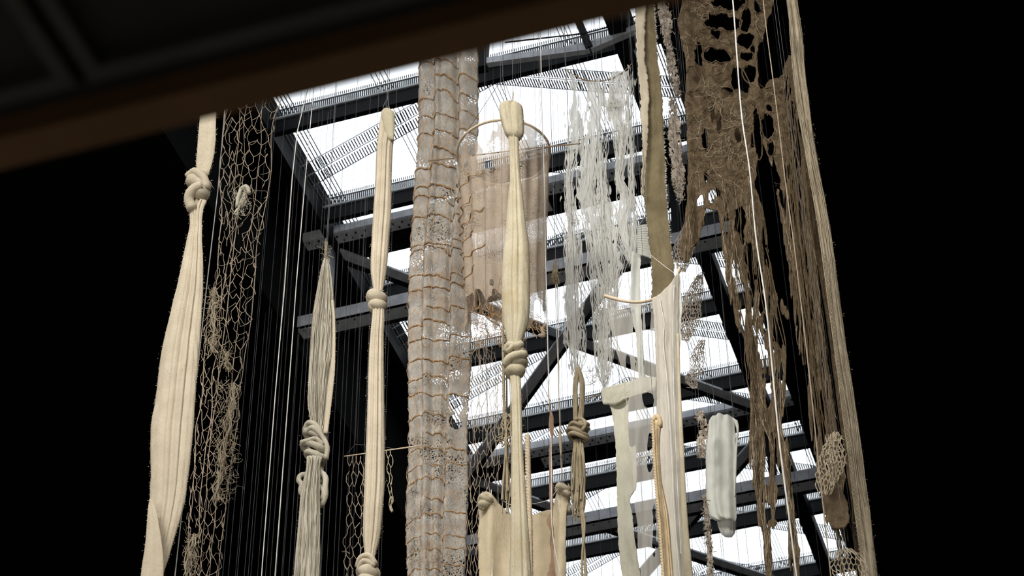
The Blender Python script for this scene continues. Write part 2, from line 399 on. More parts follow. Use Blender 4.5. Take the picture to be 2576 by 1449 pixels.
def add_fuzz(o, parent, mat, count, length=.02):
    me = o.data; nv = len(me.vertices); co = np.empty(nv*3); no = np.empty(nv*3)
    me.vertices.foreach_get('co', co); me.vertices.foreach_get('normal', no); co = co.reshape(-1, 3); no = no.reshape(-1, 3)
    idx = rng.integers(0, nv, count); p = co[idx] + rng.normal(0, .012, (count, 3)) * [1, .2, 1]
    d = no[idx] + rng.normal(0, .7, (count, 3)); d /= np.linalg.norm(d, axis=1)[:, None]; L = length * (0.3 + rng.random(count)**2 * 1.2)
    sd = np.cross(d, [0, 1, .2]); sd /= np.maximum(np.linalg.norm(sd, axis=1), 1e-6)[:, None]
    wd = .0025
    v = np.stack([p - d*.004 - sd*wd, p - d*.004 + sd*wd, p + d*L[:, None] + rng.normal(0, .25, (count, 3))*L[:, None]], 1).reshape(-1, 3)
    m = MB(); m.v = [v + 0]; m.n = len(v); m.f = [(3*i, 3*i+1, 3*i+2) for i in range(count)]
    me2 = bpy.data.meshes.new('wool_fuzz'); me2.from_pydata(v.tolist(), [], m.f); me2.materials.append(mat)
    q = bpy.data.objects.new('wool_fuzz', me2); COL.objects.link(q); q.parent = o; q['kind'] = 'stuff'; return q
def path3(pts, Y, n=None):
    """smooth path through (px, py, depth px towards the camera)"""
    p = np.array(pts, float); s = np.concatenate([[0], np.cumsum(np.linalg.norm(np.diff(p, axis=0), axis=1) + 1e-6)])
    n = n or max(8, int(s[-1] / 6)); q = np.linspace(0, s[-1], n)
    out = [catmull(s, p[:, i], q) for i in range(p.shape[1])]
    w = PV(out[0], out[1], Y); k = MPP(float(p[0, 1]), Y)
    if p.shape[1] > 2: w[:, 1] -= out[2] * k
    return w, q / s[-1]
def catmull(xs, ys, q):
    m = np.gradient(ys, xs); h = np.diff(xs); i = np.clip(np.searchsorted(xs, q) - 1, 0, len(xs) - 2); t = (q - xs[i]) / h[i]
    return (2*t**3-3*t**2+1)*ys[i] + (t**3-2*t**2+t)*h[i]*m[i] + (-2*t**3+3*t**2)*ys[i+1] + (t**3-t**2)*h[i]*m[i+1]
def ptube(m, pts, Y, r, n=6, rvar=0, taper=0, seg=None):
    w, t = path3(pts, Y, seg); k = MPP(float(pts[0][1]), Y)
    rr = r * k * (1 + rvar * vnoise(t * 9, t * 0 + rng.random() * 50)) * (1 - taper * np.maximum(0, np.abs(t - .5) * 2 - .6) / .4)
    m.tube(w, rr, n); return m
def wraps(m, L, Y, n=10):
    """turns of a knot: (x, y, half width px, slope, turn thickness px, flatness)"""
    for (x, y, a, sl, r, fz) in L:
        ph = np.linspace(-.2, 2*math.pi + .1, 30); k = MPP(y, Y)
        w = PV(x + a*np.cos(ph), y + a*sl*np.cos(ph) + 2*np.sin(ph*2), Y); w[:, 1] -= (a*fz*np.sin(ph)) * k
        m.tube(w, r*k*(1 + .13*vnoise(ph*1.5, ph*0 + x)), n)
    return m
def bundle(name, parent, mat, rows, Y, count, r, dr=.6, seed=0, wav=.12, step=22, n=4, kind='stuff', spread=None):
    """many loose strands running down inside an outline"""
    rows = np.array(rows, float); m = MB(); g = np.random.default_rng(seed + 100)
    q = np.arange(rows[0, 0], rows[-1, 0] + step*.5, step); q[-1] = rows[-1, 0]
    xl, xr = spline(rows[:, 0], rows[:, 1], q), spline(rows[:, 0], rows[:, 2], q); k = np.array([MPP(y, Y) for y in q])
    for i in range(count):
        a = g.random()*2*math.pi; R = math.sqrt(g.random()); u, d = R*math.cos(a), R*math.sin(a)
        i0, i1 = 0, len(q)
        if spread:
            i0 = int(g.random()*len(q)*spread*.5); i1 = len(q) - int(g.random()*len(q)*spread)
            if i1 - i0 < 4: i0, i1 = 0, len(q)
        uu = np.clip(u + wav*4*vnoise(q/130., q*0 + i*1.37, seed) + wav*vnoise(q/30., q*0 + i*2.1, seed), -1.1, 1.1)
        w = PV((xl+xr)/2 + (xr-xl)/2*uu, q, Y); w[:, 1] -= (d + .3*vnoise(q/100., q*0+i, seed+2))*dr*(xr-xl)/2*k
        m.tube(w[i0:i1], r*k[i0:i1]*(.7 + .6*g.random()), n, False)
    return m.build(name, mat, parent, True, kind=kind)
def contour(F, keep=0.0):
    """marching squares on a grid of values: returns vertices in grid units and faces where F > 0"""
    nr, nc = F.shape; ids = {}; V = []; faces = []
    def gv(i, j):
        key = (i, j)
        if key not in ids: ids[key] = len(V); V.append((i, j))
        return ids[key]
    def ev(a, b):
        key = (a, b) if a < b else (b, a)
        if key not in ids:
            (i0, j0), (i1, j1) = key; f0, f1 = F[i0, j0], F[i1, j1]; t = f0 / (f0 - f1) if f0 != f1 else .5
            t = min(max(t, .03), .97); ids[key] = len(V); V.append((i0 + (i1-i0)*t, j0 + (j1-j0)*t))
        return ids[key]
    S = F > 0
    any_ = S[:-1, :-1] | S[1:, :-1] | S[:-1, 1:] | S[1:, 1:]
    for i, j in zip(*np.nonzero(any_)):
        cs = [(i, j), (i+1, j), (i+1, j+1), (i, j+1)]; ins = [S[c] for c in cs]
        if all(ins): faces.append(tuple(gv(*c) for c in cs)); continue
        poly = []
        for a in range(4):
            b = (a+1) % 4
            if ins[a]: poly.append(gv(*cs[a]))
            if ins[a] != ins[b]: poly.append(ev(cs[a], cs[b]))
        if len(poly) >= 3: faces.append(tuple(poly))
    return np.array(V, float).reshape(-1, 2), faces
def sheet(name, parent, mat, rows, Y, depth=None, field=None, step=6, stepx=6, rag=0, thick=.006, seed=0, smooth=True, label=None, kind=None, ragf=.12):
    """cloth: outline rows (height px, left px, right px); depth(u, py, px) in px towards the camera; field(px, py) > 0 where there is cloth"""
    rows = np.array(rows, float); q = np.arange(rows[0, 0], rows[-1, 0] + step*.5, step); q[-1] = rows[-1, 0]
    xl, xr = spline(rows[:, 0], rows[:, 1], q), spline(rows[:, 0], rows[:, 2], q)
    if rag:
        xl = xl + rag*fbm(q*ragf, q*0 + 3, seed); xr = xr + rag*fbm(q*ragf, q*0 + 11, seed + 1)
    nu = max(3, int((xr - xl).max() / stepx) + 1); u = np.linspace(0, 1, nu)
    if field is None:
        V = np.array([(i, j) for i in range(len(q)) for j in range(nu)], float)
        f = [(i*nu+j, (i+1)*nu+j, (i+1)*nu+j+1, i*nu+j+1) for i in range(len(q)-1) for j in range(nu-1)]
    else:
        PX = xl[:, None] + (xr-xl)[:, None]*u[None]; V, f = contour(field(PX, np.broadcast_to(q[:, None], PX.shape)))
    qi, ui = V[:, 0], V[:, 1] / (nu - 1)
    py = np.interp(qi, np.arange(len(q)), q); a, b = np.interp(qi, np.arange(len(q)), xl), np.interp(qi, np.arange(len(q)), xr)
    px = a + (b-a)*ui; w = PV(px, py, Y); k = Y / (ROT @ np.array([0, 0, FPX]))[1]
    if depth is not None: w[:, 1] -= depth(ui, py, px) * k
    m = MB(); m.add(w, f); o = m.build(name, mat, parent, smooth, label=label, kind=kind)
    if thick:
        s = o.modifiers.new('thickness', 'SOLIDIFY'); s.thickness = thick; s.offset = 0
    return o
def bands(L):
    """field of several tapering strips: each a list of (py, centre px, half width px)"""
    L = [np.array(b, float) for b in L]
    def f(px, py):
        out = np.full(px.shape, -99.)
        for b in L:
            c, w = spline(b[:, 0], b[:, 1], py), spline(b[:, 0], b[:, 2], py)
            g = w - np.abs(px - c); g = np.where((py < b[0, 0]) | (py > b[-1, 0]), -99, g); out = np.maximum(out, g)
        return out
    return f
def cut(f, holes):
    def g(px, py):
        v = f(px, py)
        for h in holes:
            x, y, a, b = h[:4]; tl = h[4] if len(h) > 4 else 0
            X, Y_ = px - x - tl*(py - y), py - y
            d = (np.sqrt((X/a)**2 + (Y_/b)**2 + .0001) - 1 + .22*vnoise(px/7., py/9., 3)) * min(a, b)
            v = np.minimum(v, d)
        return v
    return g
def net(name, parent, mat, rows, Y, nu, cell, r=.7, jit=.25, drop=.08, seed=0, depth=None, field=None, n=3, kind='stuff', sag=.1, hang=0.0):
    """knotted mesh: staggered rows of cells inside an outline"""
    rows = np.array(rows, float); g = np.random.default_rng(seed + 40); m = MB()
    q = np.arange(rows[0, 0], rows[-1, 0], cell); R = len(q)
    xl, xr = spline(rows[:, 0], rows[:, 1], q), spline(rows[:, 0], rows[:, 2], q)
    U = np.zeros((R, nu)); pts = np.zeros((R, nu, 3))
    for i in range(R):
        for j in range(nu):
            u = (j + (.5 if i % 4 in (2, 3) else 0)*.9) / (nu - .5); u = min(max(u, 0), 1)
            jx, jy = g.normal(0, jit)*cell*.5, g.normal(0, jit)*cell*.5
            if j in (0,): jx *= .4
            px, py = xl[i] + (xr[i]-xl[i])*u + jx, q[i] + jy; d = depth(u, py, px) if depth else 0
            pts[i, j] = (px, py, d)
    def edge(a, b):
        if g.random() < drop: return
        if field is not None:
            mp = (a + b)/2
            if field(np.array([mp[0]]), np.array([mp[1]]))[0] <= 0: return
        mid = (a + b)/2 + [g.normal(0, .06)*cell, g.normal(0, .06)*cell + sag*cell*(abs(a[0]-b[0]) > cell*.3), 0]
        P3 = np.array([a, (a + mid)/2 + [0, sag*cell*.2, 0], mid, (b + mid)/2 + [0, sag*cell*.2, 0], b])
        w = PV(P3[:, 0], P3[:, 1], Y); k = MPP(P3[0, 1], Y); w[:, 1] -= P3[:, 2]*k
        m.tube(w, r*k*(.7 + .6*g.random()), n, False)
    for i in range(R - 1):
        for j in range(nu):
            if i % 2 == 0: edge(pts[i, j], pts[i+1, j])
            else:
                jj = (j, j-1) if i % 4 == 1 else (j, j+1)
                for x in jj:
                    if 0 <= x < nu: edge(pts[i, j], pts[i+1, x])
    if hang:
        for i in range(0, R-1):
            for j in (0, nu-1): edge(pts[i, j], pts[i+1, j])
    return m.build(name, mat, parent, False, kind=kind)
def tangle(m, cx, cy, wx, wy, Y, count, r, seed=0, ln=14, dz=6, n=3):
    """loose short fibres"""
    g = np.random.default_rng(seed + 70)
    for i in range(count):
        x, y = cx + g.uniform(-1, 1)*wx, cy + g.uniform(-1, 1)*wy; a = g.uniform(0, 6.28); L = ln*(.4 + g.random())
        p = [(x, y, g.normal(0, dz))]
        for s in range(3): a += g.normal(0, .7); p.append((p[-1][0] + L/3*math.cos(a), p[-1][1] + L/3*math.sin(a), p[-1][2] + g.normal(0, 2)))
        ptube(m, p, Y, r*(.6 + .8*g.random()), n, seg=5)
    return m
def wire(parent, px, py, Y, r=.0035, mat=None, top=None, name='hanging_wire', slack=0):
    p = P(px, py, Y); z = top or H - .35
    m = MB(); m.tube([p, [p[0], p[1], z]], r, 4); return m.build(name, mat or M_WIRE, parent)
def twist(name, parent, mat, pts, Y, r, strands=3, pitch=16, kind=None, rs=.62):
    """laid rope of twisted strands"""
    m = MB(); w, t = path3(pts, Y, max(30, int(abs(pts[-1][1] - pts[0][1]) / 2.5)))
    k = MPP(float(pts[0][1]), Y); L = np.cumsum(np.concatenate([[0], np.linalg.norm(np.diff(w, axis=0), axis=1)])) / k
    for s in range(strands):
        a = L / pitch * 2*math.pi / 1.0 + s*2*math.pi/strands
        v = w + np.stack([np.cos(a), np.sin(a), 0*a], 1) * (r*(1-rs)*k)*1.15
        m.tube(v, r*rs*k, 7)
    return m.build(name, mat, parent, True, kind=kind)

M_WOOL = cloth('cream_felted_wool', (.57, .492, .372), (.77, .69, .55), .22, 4, 2, .5, 120)
M_WOOLY = cloth('yellowish_raw_wool', (.50, .44, .31), (.70, .64, .49), .22, 4, 5, .5, 110, stain=(3, .55, .75, (.52, .43, .28)))
M_HANK = cloth('unspun_wool_strands', (.58, .53, .41), (.88, .83, .71), .25, 4, 22, .9, 160)
M_WOOLSHADE = cloth('felt_with_shade_in_colour', (.155, .125, .073), (.25, .205, .125), .10, 3, 6, .5, 90, stain=(2.5, .5, .72, (.14, .115, .065)))  # same cream felt, its shade put into the colour; blotches vary at random
M_TWINE = cloth('grey_brown_twine', (.30, .24, .175), (.55, .46, .36), .2, 9, 3, .3, 60)
M_ROPE = cloth('drab_plant_rope', (.28, .23, .15), (.47, .40, .28), .1, 8, 4, .6, 90)
M_ROPEC = cloth('cream_cotton_rope', (.52, .42, .30), (.72, .61, .46), .1, 8, 4, .6, 90)
M_TAN = cloth('tan_rope', (.58, .44, .26), (.80, .65, .44), .15, 8, 4, .6, 90)
M_JUTE = cloth('brown_jute_web', (.12, .084, .05), (.46, .345, .22), .10, 12, 1.5, 1.0, 170, bdist=.045)
M_JUTEP = cloth('pale_jute_fibre', (.31, .255, .175), (.54, .47, .355), .15, 6, 10, .8, 120)
M_LACE = cloth('white_gauze_strands', (.92, .915, .875), (.98, .975, .95), .35, 8, 8, .4, 120, see=.36)
M_GAUZE = cloth('sheer_off_white_gauze', (.74, .71, .65), (.88, .85, .80), .5, 3, 14, .3, 160, see=.42)
M_GAUZED = cloth('dense_off_white_gauze', (.60, .56, .49), (.76, .72, .64), .35, 3, 14, .4, 160)
M_SACK = cloth('grey_beige_sacking', (.44, .405, .36), (.76, .73, .685), .35, 5, 1.5, .8, 70, holes=(48, .50, .57, 2.6, .50, .60), stain=(4, .52, .72, (.50, .41, .33)))
M_NETB = cloth('brown_fishing_net_cord', (.33, .20, .10), (.52, .35, .2), .1, 9, 1, .3, 60)
M_BROWN = cloth('thin_brown_gauze', (.52, .42, .33), (.74, .635, .52), .4, 4, 3, .5, 90, holes=(60, .48, .57, 2.2, .44, .60), see=.22)
M_STICK = cloth('bare_twig_bark', (.20, .135, .08), (.36, .26, .16), 0, 9, 4, .4, 60)
M_BRANCH = cloth('peeled_pale_branch', (.56, .44, .31), (.78, .65, .49), 0, 9, 4, .4, 60)
M_PLAST = cloth('milky_translucent_cloth', (.84, .85, .79), (.95, .955, .91), .4, 3, 10, .4, 60, see=.16)
M_COPPER = cloth('rust_pink_ribbon', (.30, .19, .125), (.48, .33, .235), .3, 5, 4, .4, 60)
M_FELT = cloth('warm_cream_felt', (.66, .565, .40), (.86, .765, .585), .4, 3, 4, .5, 100)
M_PALE = cloth('pale_greenish_felt', (.72, .70, .58), (.88, .865, .755), .4, 3, 4, .5, 100)
# ------------------------------------------------------------------ the hanging things, left to right
# 1 knotted felt strip
Y = 15.6
t = thing('knotted_felt_strip', 'cream felt strip with one thick knot near the top, leftmost of the hangings', 'textile', P(515, 300, Y))
wire(t, 540, 235, Y)
column('upper_strip', t, M_WOOL, [(235, 506, 546), (300, 502, 543), (340, 499, 543), (380, 496, 540), (410, 494, 534), (440, 497, 524)], Y, [(.45, .2, .25, .16)], .35, seed=1, fuzz=500)
column('lower_strip', t, M_WOOL, [(505, 480, 520), (525, 476, 512), (560, 478, 508), (600, 471, 508), (640, 463, 510), (720, 445, 511), (800, 425, 506), (900, 404, 499), (1000, 391, 491), (1100, 380, 483), (1200, 379, 473), (1260, 378, 465), (1300, 376, 455), (1350, 376, 440), (1400, 368, 425), (1449, 358, 410), (1600, 345, 395)], Y,
       [(.15, .25, .55, .13), (-.35, -.1, .16, .12), (.6, .55, .2, .1)], .38, n=64, seed=2, fuzz=1500, lump=.035)
column('edge_fold', t, M_WOOL, [(1255, 376, 384), (1280, 372, 392), (1330, 369, 402), (1380, 364, 408), (1430, 356, 412), (1600, 340, 400)], Y - .2, [(.0, .1, .2, .2)], .3, seed=3, fuzz=250)
m = MB(); wraps(m, [(501, 463, 13, .3, 20, .9), (498, 490, 12, -.35, 20, .9)], Y, 14)
ptube(m, [(480, 455, 16), (500, 448, 26), (520, 460, 20), (524, 480, 8)], Y, 12, 12, .1); ptube(m, [(515, 480, 22), (498, 492, 28), (482, 512, 18), (486, 530, 4)], Y, 14, 12, .1)
k = m.build('knot', M_WOOL, t, True); add_fuzz(k, t, M_WOOL, 500, .02)

# 2 torn twine net with tufts
Y = 17.2
t = thing('torn_twine_net', 'long torn net of knotted brown twine with wool tufts, against the dark', 'net', P(630, 250, Y))
NR = [(225, 566, 708), (300, 563, 692), (400, 557, 682), (500, 555, 672), (600, 550, 656), (700, 541, 640), (800, 524, 634), (900, 508, 618), (1000, 502, 604), (1100, 492, 592), (1200, 484, 580), (1300, 474, 568), (1400, 470, 556), (1600, 455, 540)]
wire(t, 566, 225, Y); wire(t, 700, 225, Y)
dpt = lambda u, py, px: 22*math.sin(u*3.1) + 6*math.sin(py/60.)
net('mesh', t, M_TWINE, NR, Y, 6, 15, .8, .42, .22, 1, dpt, hang=1)
net('loose_mesh', t, M_TWINE, NR, Y + .15, 5, 19, .65, .6, .45, 2, dpt, hang=0)
def edgecord(c0, seed, name='edge_cord'):
    m = MB(); q = np.arange(225, 1600, 30.); r_ = np.array(NR, float)
    xl, xr = np.interp(q, r_[:, 0], r_[:, 1]), np.interp(q, r_[:, 0], r_[:, 2])
    ptube(m, [(xl[i] + (xr[i]-xl[i])*(c0 + .05*vnoise(q[i]/90, 0, seed)), q[i], 5*vnoise(q[i]/60, 2, seed)) for i in range(len(q))], Y, 1.1, 4, .4); return m.build(name, M_TWINE, t)
for i, c0 in enumerate((.02, .3, .42, .72, .98)): edgecord(c0, i)
for i, (x0, y0, x1, y1, wd) in enumerate([(620, 480, 592, 545, 6), (540, 725, 535, 885, 8), (570, 885, 572, 930, 8), (590, 965, 545, 1260, 10), (490, 1345, 470, 1449, 9)]):
    m = MB(); n_ = max(4, int(abs(y1-y0)/26)); g = np.random.default_rng(i)
    for j in range(9):
        ptube(m, [(x0 + (x1-x0)*a/n_ + g.normal(0, wd*.55), y0 + (y1-y0)*a/n_, g.normal(0, 5)) for a in range(n_+1)], Y - .08, 1.6, 4, .4)
    tangle(m, (x0+x1)/2, (y0+y1)/2, wd + abs(x1-x0)/3, abs(y1-y0)/2, Y - .08, int(abs(y1-y0)*.9), .6, i, 20)
    m.build('wool_tuft', M_JUTEP if i != 0 else M_HANK, t, kind='stuff')
m = MB(); ptube(m, [(606, 476, 0), (622, 472, 4), (628, 488, 2)], Y - .1, 6, 8, .2); ptube(m, [(606, 476, 0), (600, 500, 4), (596, 520, 0)], Y-.1, 5, 8, .2); m.build('wool_knot', M_HANK, t, True)

# 4 wool hank with two knots
Y = 17.5
t = thing('knotted_wool_hank', 'pointed hank of unspun off-white wool with two knots, beside the dark wall', 'wool hank', P(820, 612, Y))
wire(t, 821, 612, Y); wire(t, 824, 614, Y, .0025)
m = MB(); ptube(m, [(821, 610, 0), (820, 630, 0), (820, 658, 0)], Y, 4.5, 8, .2); tangle(m, 820, 640, 5, 25, Y - .03, 30, .6, 3, 18); m.build('twine_tie', M_JUTEP, t, kind='stuff')
HB = [(652, 816, 824), (665, 811, 828), (690, 806, 832), (740, 797, 837), (800, 787, 840), (850, 783, 838), (900, 780, 834), (960, 777, 826), (1020, 777, 820), (1060, 782, 816), (1085, 786, 812)]
column('wool_body', t, M_HANK, HB, Y, [(-.1, .1, .25, .1), (.4, .3, .3, .1), (-.5, -.4, .2, .08)], .7, n=72, seed=4, fuzz=600, wig=.14)
column('side_tail', t, M_WOOL, [(755, 833, 839), (800, 836, 843), (860, 836, 844), (920, 832, 843), (980, 824, 838), (1040, 818, 831), (1090, 813, 824)], Y - .1, [], .5, n=16, seed=5, fuzz=150)
bundle('wool_strands', t, M_HANK, HB, Y - .05, 60, 1.2, .85, 4, .05)
m = MB(); wraps(m, [(792, 1098, 22, .25, 10, .9), (790, 1128, 26, .18, 10, .9), (792, 1148, 20, .15, 9, .9), (798, 1086, 16, -.3, 9, .9)], Y, 10)
ptube(m, [(775, 1100, 18), (795, 1092, 30), (816, 1106, 18), (825, 1130, 6), (820, 1155, 0)], Y, 7, 10, .1); ptube(m, [(768, 1088, 8), (785, 1076, 24), (805, 1085, 26), (815, 1100, 16)], Y, 7, 10, .1); ptube(m, [(762, 1118, 10), (780, 1126, 28), (805, 1118, 26), (818, 1128, 14)], Y, 6, 10)
k = m.build('knot', M_HANK, t, True, label='thick coiled wool knot'); add_fuzz(k, t, M_HANK, 200, .012)
m = MB(); ptube(m, [(814, 1160, 0), (808, 1185, 0), (806, 1215, 0)], Y + .08, 6, 8); ptube(m, [(806, 1190, 8), (818, 1200, 4), (820, 1230, 6), (818, 1255, 4), (808, 1272, 0), (802, 1255, -4)], Y, 8, 10, .15); ptube(m, [(770, 1190, -6), (756, 1196, 0), (753, 1212, 4), (762, 1222, 6), (757, 1238, 4), (766, 1250, 0)], Y, 7, 10, .1)
ptube(m, [(760, 1215, -10), (785, 1200, -14), (812, 1208, -6)], Y, 9, 10); ptube(m, [(806, 1225, 10), (816, 1240, 10), (812, 1262, 8)], Y, 5, 8); m.build('knot', M_HANK, t, True)
HB2 = [(1150, 772, 808), (1175, 771, 804), (1200, 766, 804), (1250, 757, 803), (1300, 753, 803), (1400, 744, 802), (1449, 740, 800), (1600, 728, 795)]
column('lower_wool', t, M_HANK, HB2, Y - .06, [(-.2, -.3, .2, .08), (.3, .3, .25, .07), (.65, .6, .25, .07)], .45, n=72, seed=6, fuzz=400, wig=.15)
bundle('wool_strands', t, M_HANK, HB2, Y - .12, 40, 1.2, .5, 8, .05)

# 5 tall felt roll with cap and two knots
Y = 16.6
t = thing('felt_roll', 'slim cream felt roll with capped top, round knot halfway and a second knot below', 'textile', P(975, 280, Y))
wire(t, 972, 276, Y, .003); wire(t, 976, 279, Y, .003)
m = MB(); ptube(m, [(962, 292, 0), (966, 270, 4), (975, 246, 0)], Y, .9, 4); ptube(m, [(988, 292, 0), (980, 270, 4), (975, 246, 0)], Y, .9, 4); ptube(m, [(975, 246, 0), (974, 234, 0), (977, 228, 0)], Y, 1.3, 4); m.build('hanging_hook', M_WIRE, t)
column('roll', t, M_WOOL, [(276, 966, 984), (283, 960, 991), (300, 957, 992), (350, 951, 990), (380, 948, 987), (440, 946, 985), (520, 940, 984), (600, 936, 978), (680, 933, 972), (715, 937, 966), (735, 940, 962)], Y, [(.0, .05, .3, .12), (-.5, -.4, .22, .1), (.6, .5, .22, .1)], .75, n=64, seed=7, fuzz=300, lump=.02)
column('cap', t, M_WOOLY, [(274, 968, 982), (279, 961, 990), (292, 960, 993), (312, 964, 993), (335, 970, 992), (352, 978, 991)], Y - .05, [(.2, .2, .1, .2)], .6, n=32, seed=8)
column('roll', t, M_WOOL, [(775, 938, 966), (800, 936, 967), (840, 932, 965), (900, 928, 965), (1000, 925, 966), (1100, 922, 967), (1200, 918, 967), (1280, 915, 962), (1350, 914, 955), (1390, 917, 945), (1415, 920, 940)], Y, [(.1, .0, .3, .11), (-.55, -.3, .22, .1), (.6, .5, .26, .1)], .75, n=64, seed=9, fuzz=500, lump=.02)
m = MB(); wraps(m, [(946, 750, 10, .08, 18, .9), (950, 770, 10, -.12, 14, .9)], Y, 14); k = m.build('knot', M_WOOL, t, True); add_fuzz(k, t, M_WOOL, 120, .012)
m = MB(); wraps(m, [(925, 1442, 13, .1, 19, .9), (926, 1424, 12, -.3, 14, .9), (926, 1466, 13, .1, 18, .9)], Y, 14); ptube(m, [(900, 1430, 6), (915, 1412, 20), (935, 1408, 22), (950, 1425, 10)], Y, 7, 10); ptube(m, [(905, 1445, 14), (925, 1425, 28), (948, 1432, 14)], Y, 7, 10); m.build('knot', M_WOOL, t, True)
column('roll', t, M_WOOL, [(1460, 912, 940), (1600, 905, 940)], Y, [], .7, n=32, seed=10)

# 6 net hanging from a twig
Y = 18.0
t = thing('twig_hung_net', 'small twine net hanging from a thin level twig, low in the dark', 'net', P(960, 1140, Y))
m = MB(); ptube(m, [(866, 1148, 0), (930, 1139, 0), (990, 1131, 1), (1057, 1121, 0)], Y, 1.9, 5, .2); m.build('twig', M_BRANCH, t)
m = MB(); ptube(m, [(893, 1118, 0), (872, 1142, 0)], Y, .5, 3); ptube(m, [(893, 1118, 0), (960, 1123, 0), (1000, 1131, 0)], Y, .5, 3); m.build('sling_cord', M_WIRE, t); wire(t, 893, 1118, Y, .002)
net('mesh', t, M_TWINE, [(1146, 876, 912), (1200, 872, 918), (1300, 872, 928), (1380, 862, 926), (1420, 866, 920), (1480, 864, 915), (1600, 860, 910)], Y, 4, 13, .9, .22, .06, 5, hang=1)
net('mesh', t, M_JUTEP, [(1132, 972, 988), (1200, 974, 988), (1240, 977, 987), (1290, 980, 988)], Y, 2, 11, .9, .35, .05, 6, hang=1)
m = MB(); ptube(m, [(860, 1388, 0), (872, 1389, 2), (880, 1393, 0)], Y, 1.5, 4); ptube(m, [(984, 1250, 0), (990, 1262, 2), (982, 1272, 0), (986, 1288, 0)], Y, 2.2, 5); m.build('loose_cord', M_JUTEP, t, kind='stuff')

# 7 net-wrapped sacking column
Y = 18.6
t = thing('net_wrapped_sacking', 'broad pleated grey-beige sacking wrapped in brown scalloped cords and fishing net', 'textile', P(1130, 130, Y))
SR = [(90, 1064, 1202), (130, 1060, 1202), (160, 1056, 1203), (250, 1055, 1203), (330, 1055, 1202), (480, 1045, 1195), (600, 1038, 1186), (700, 1032, 1185), (800, 1030, 1187), (900, 1029, 1187), (1000, 1030, 1183), (1100, 1030, 1179), (1200, 1027, 1181), (1300, 1022, 1179), (1449, 1024, 1174), (1620, 1020, 1170)]
def sdep(u, py, px):
    u = np.asarray(u); py = np.asarray(py)
    g = .64 + .04*np.sin(py/300.) - .08*(py > 900)*0; s = 26*np.sqrt(np.clip(1 - (2*u-1)**2*.98, 0.02, 1))
    s = s - 24*np.exp(-((u-g)/.045)**2) + 9*np.exp(-((u-.34 - .03*np.sin(py/170.))/.05)**2) - 8*np.exp(-((u-.25-.02*np.sin(py/150.))/.03)**2) - 7*np.exp(-((u-.43)/.03)**2) + 6*np.sin(u*17 + py/400.)
    return s + 3.2*fbm(u*9, py/17., 21) + 1.5*np.sin(py/44.*6.28 + 2*u)
sheet('sacking', t, M_SACK, SR, Y, sdep, cut(lambda px, py: px*0 + 50., [(1153, 1028, 14, 21), (1152, 1074, 12, 18)]), 5, 3.5, rag=2, thick=.004)
_sr = np.array(SR, float)
for i in range(34):
    y0 = 128 + i*44 + rng.normal(0, 5); m = MB(); g = np.random.default_rng(i + 5)
    segs = [(0.0, .31), (.31, .62), (.62, 1.0)]; A = [g.uniform(4, 12) for _ in segs]; yo = [g.normal(0, 4) for _ in segs]
    us = np.linspace(0.0, 1.0, 46); yy = np.zeros(46)
    for (a, b), am, o_ in zip(segs, A, yo):
        k_ = (us >= a) & (us <= b); s_ = (us[k_] - a)/(b - a); yy[k_] = o_ - am*np.sin(s_**.8*math.pi)*1.0 + 6*(1 - s_)
    yy = np.convolve(np.pad(yy, 1, 'edge'), [.25, .5, .25], 'valid') + 1.6*vnoise(us*26, us*0 + i, 4) - 10*us
    py = y0 + yy + 4; xl, xr = np.interp(py, _sr[:, 0], _sr[:, 1]), np.interp(py, _sr[:, 0], _sr[:, 2]); px = xl + (xr-xl)*us
    u_keep = (us >= (0 if g.random() > .15 else .35)) & (us <= (1 if g.random() > .2 else .68))
    w = PV(px, py, Y); w[:, 1] -= (sdep(us, py, px) + 2.4)*MPP(y0, Y); w = w[u_keep]
    m.tube(w, (2.1*(.75 + .4*g.random()) + .8*vnoise(us*14, us*0 + i, 8)[u_keep])*MPP(y0, Y), 5); m.build('cord', M_NETB, t)
net('fishing_net', t, M_NETB, SR, Y - .07, 9, 21, .75, .16, .12, 9, lambda u, py, px: float(sdep(u, py, px)) + 2.5, sag=.12)
DN = [(845, 1183, 1205), (900, 1184, 1245), (1000, 1182, 1262), (1100, 1180, 1262), (1200, 1180, 1255), (1260, 1178, 1232), (1350, 1174, 1215), (1449, 1172, 1212), (1600, 1168, 1205)]
net('trailing_net', t, M_TWINE, DN, Y - .2, 6, 15, .75, .3, .14, 12, sag=.2, hang=0)
m = MB(); g = np.random.default_rng(4)
for i in range(9):
    x = 1190 + i*9; y1 = 1040 + g.random()*260
    ptube(m, [(x + g.normal(0, 3), y_, g.normal(0, 3)) for y_ in np.linspace(850 + 12*i*g.random(), y1, 9)], Y - .2, .75, 3)
m.build('trailing_cord', M_TWINE, t, kind='stuff')

# 8 gauze tube on a hoop
Y = 17.9
t = thing('hoop_hung_gauze', 'sheer brown gauze tube hanging from a round hoop, ragged at its lower end', 'textile', P(1267, 385, Y))
HC = P(1267, 385, Y); HRAD = 117*MPP(385, Y)
ph = np.linspace(0, 2*math.pi, 49); m = MB(); m.tube(np.stack([HC[0] + HRAD*np.cos(ph), HC[1] + HRAD*np.sin(ph), HC[2] + 0*ph], 1), .016, 6, False); m.build('hoop', M_BRANCH, t, True)
m = MB(); ptube(m, [(1078, 405, 0), (1200, 390, 0), (1330, 374, 0), (1460, 361, 0)], Y - .1, 1.7, 5, .2); m.build('stick', M_STICK, t)
for i, a in enumerate((-2.3, -.9, 1.5)):
    p = np.array([HC[0] + HRAD*math.cos(a), HC[1] + HRAD*math.sin(a), HC[2]]); m = MB(); m.tube([p, [HC[0], HC[1], HC[2] + 1.3]], .004, 3); m.build('sling_cord', M_WIRE, t)
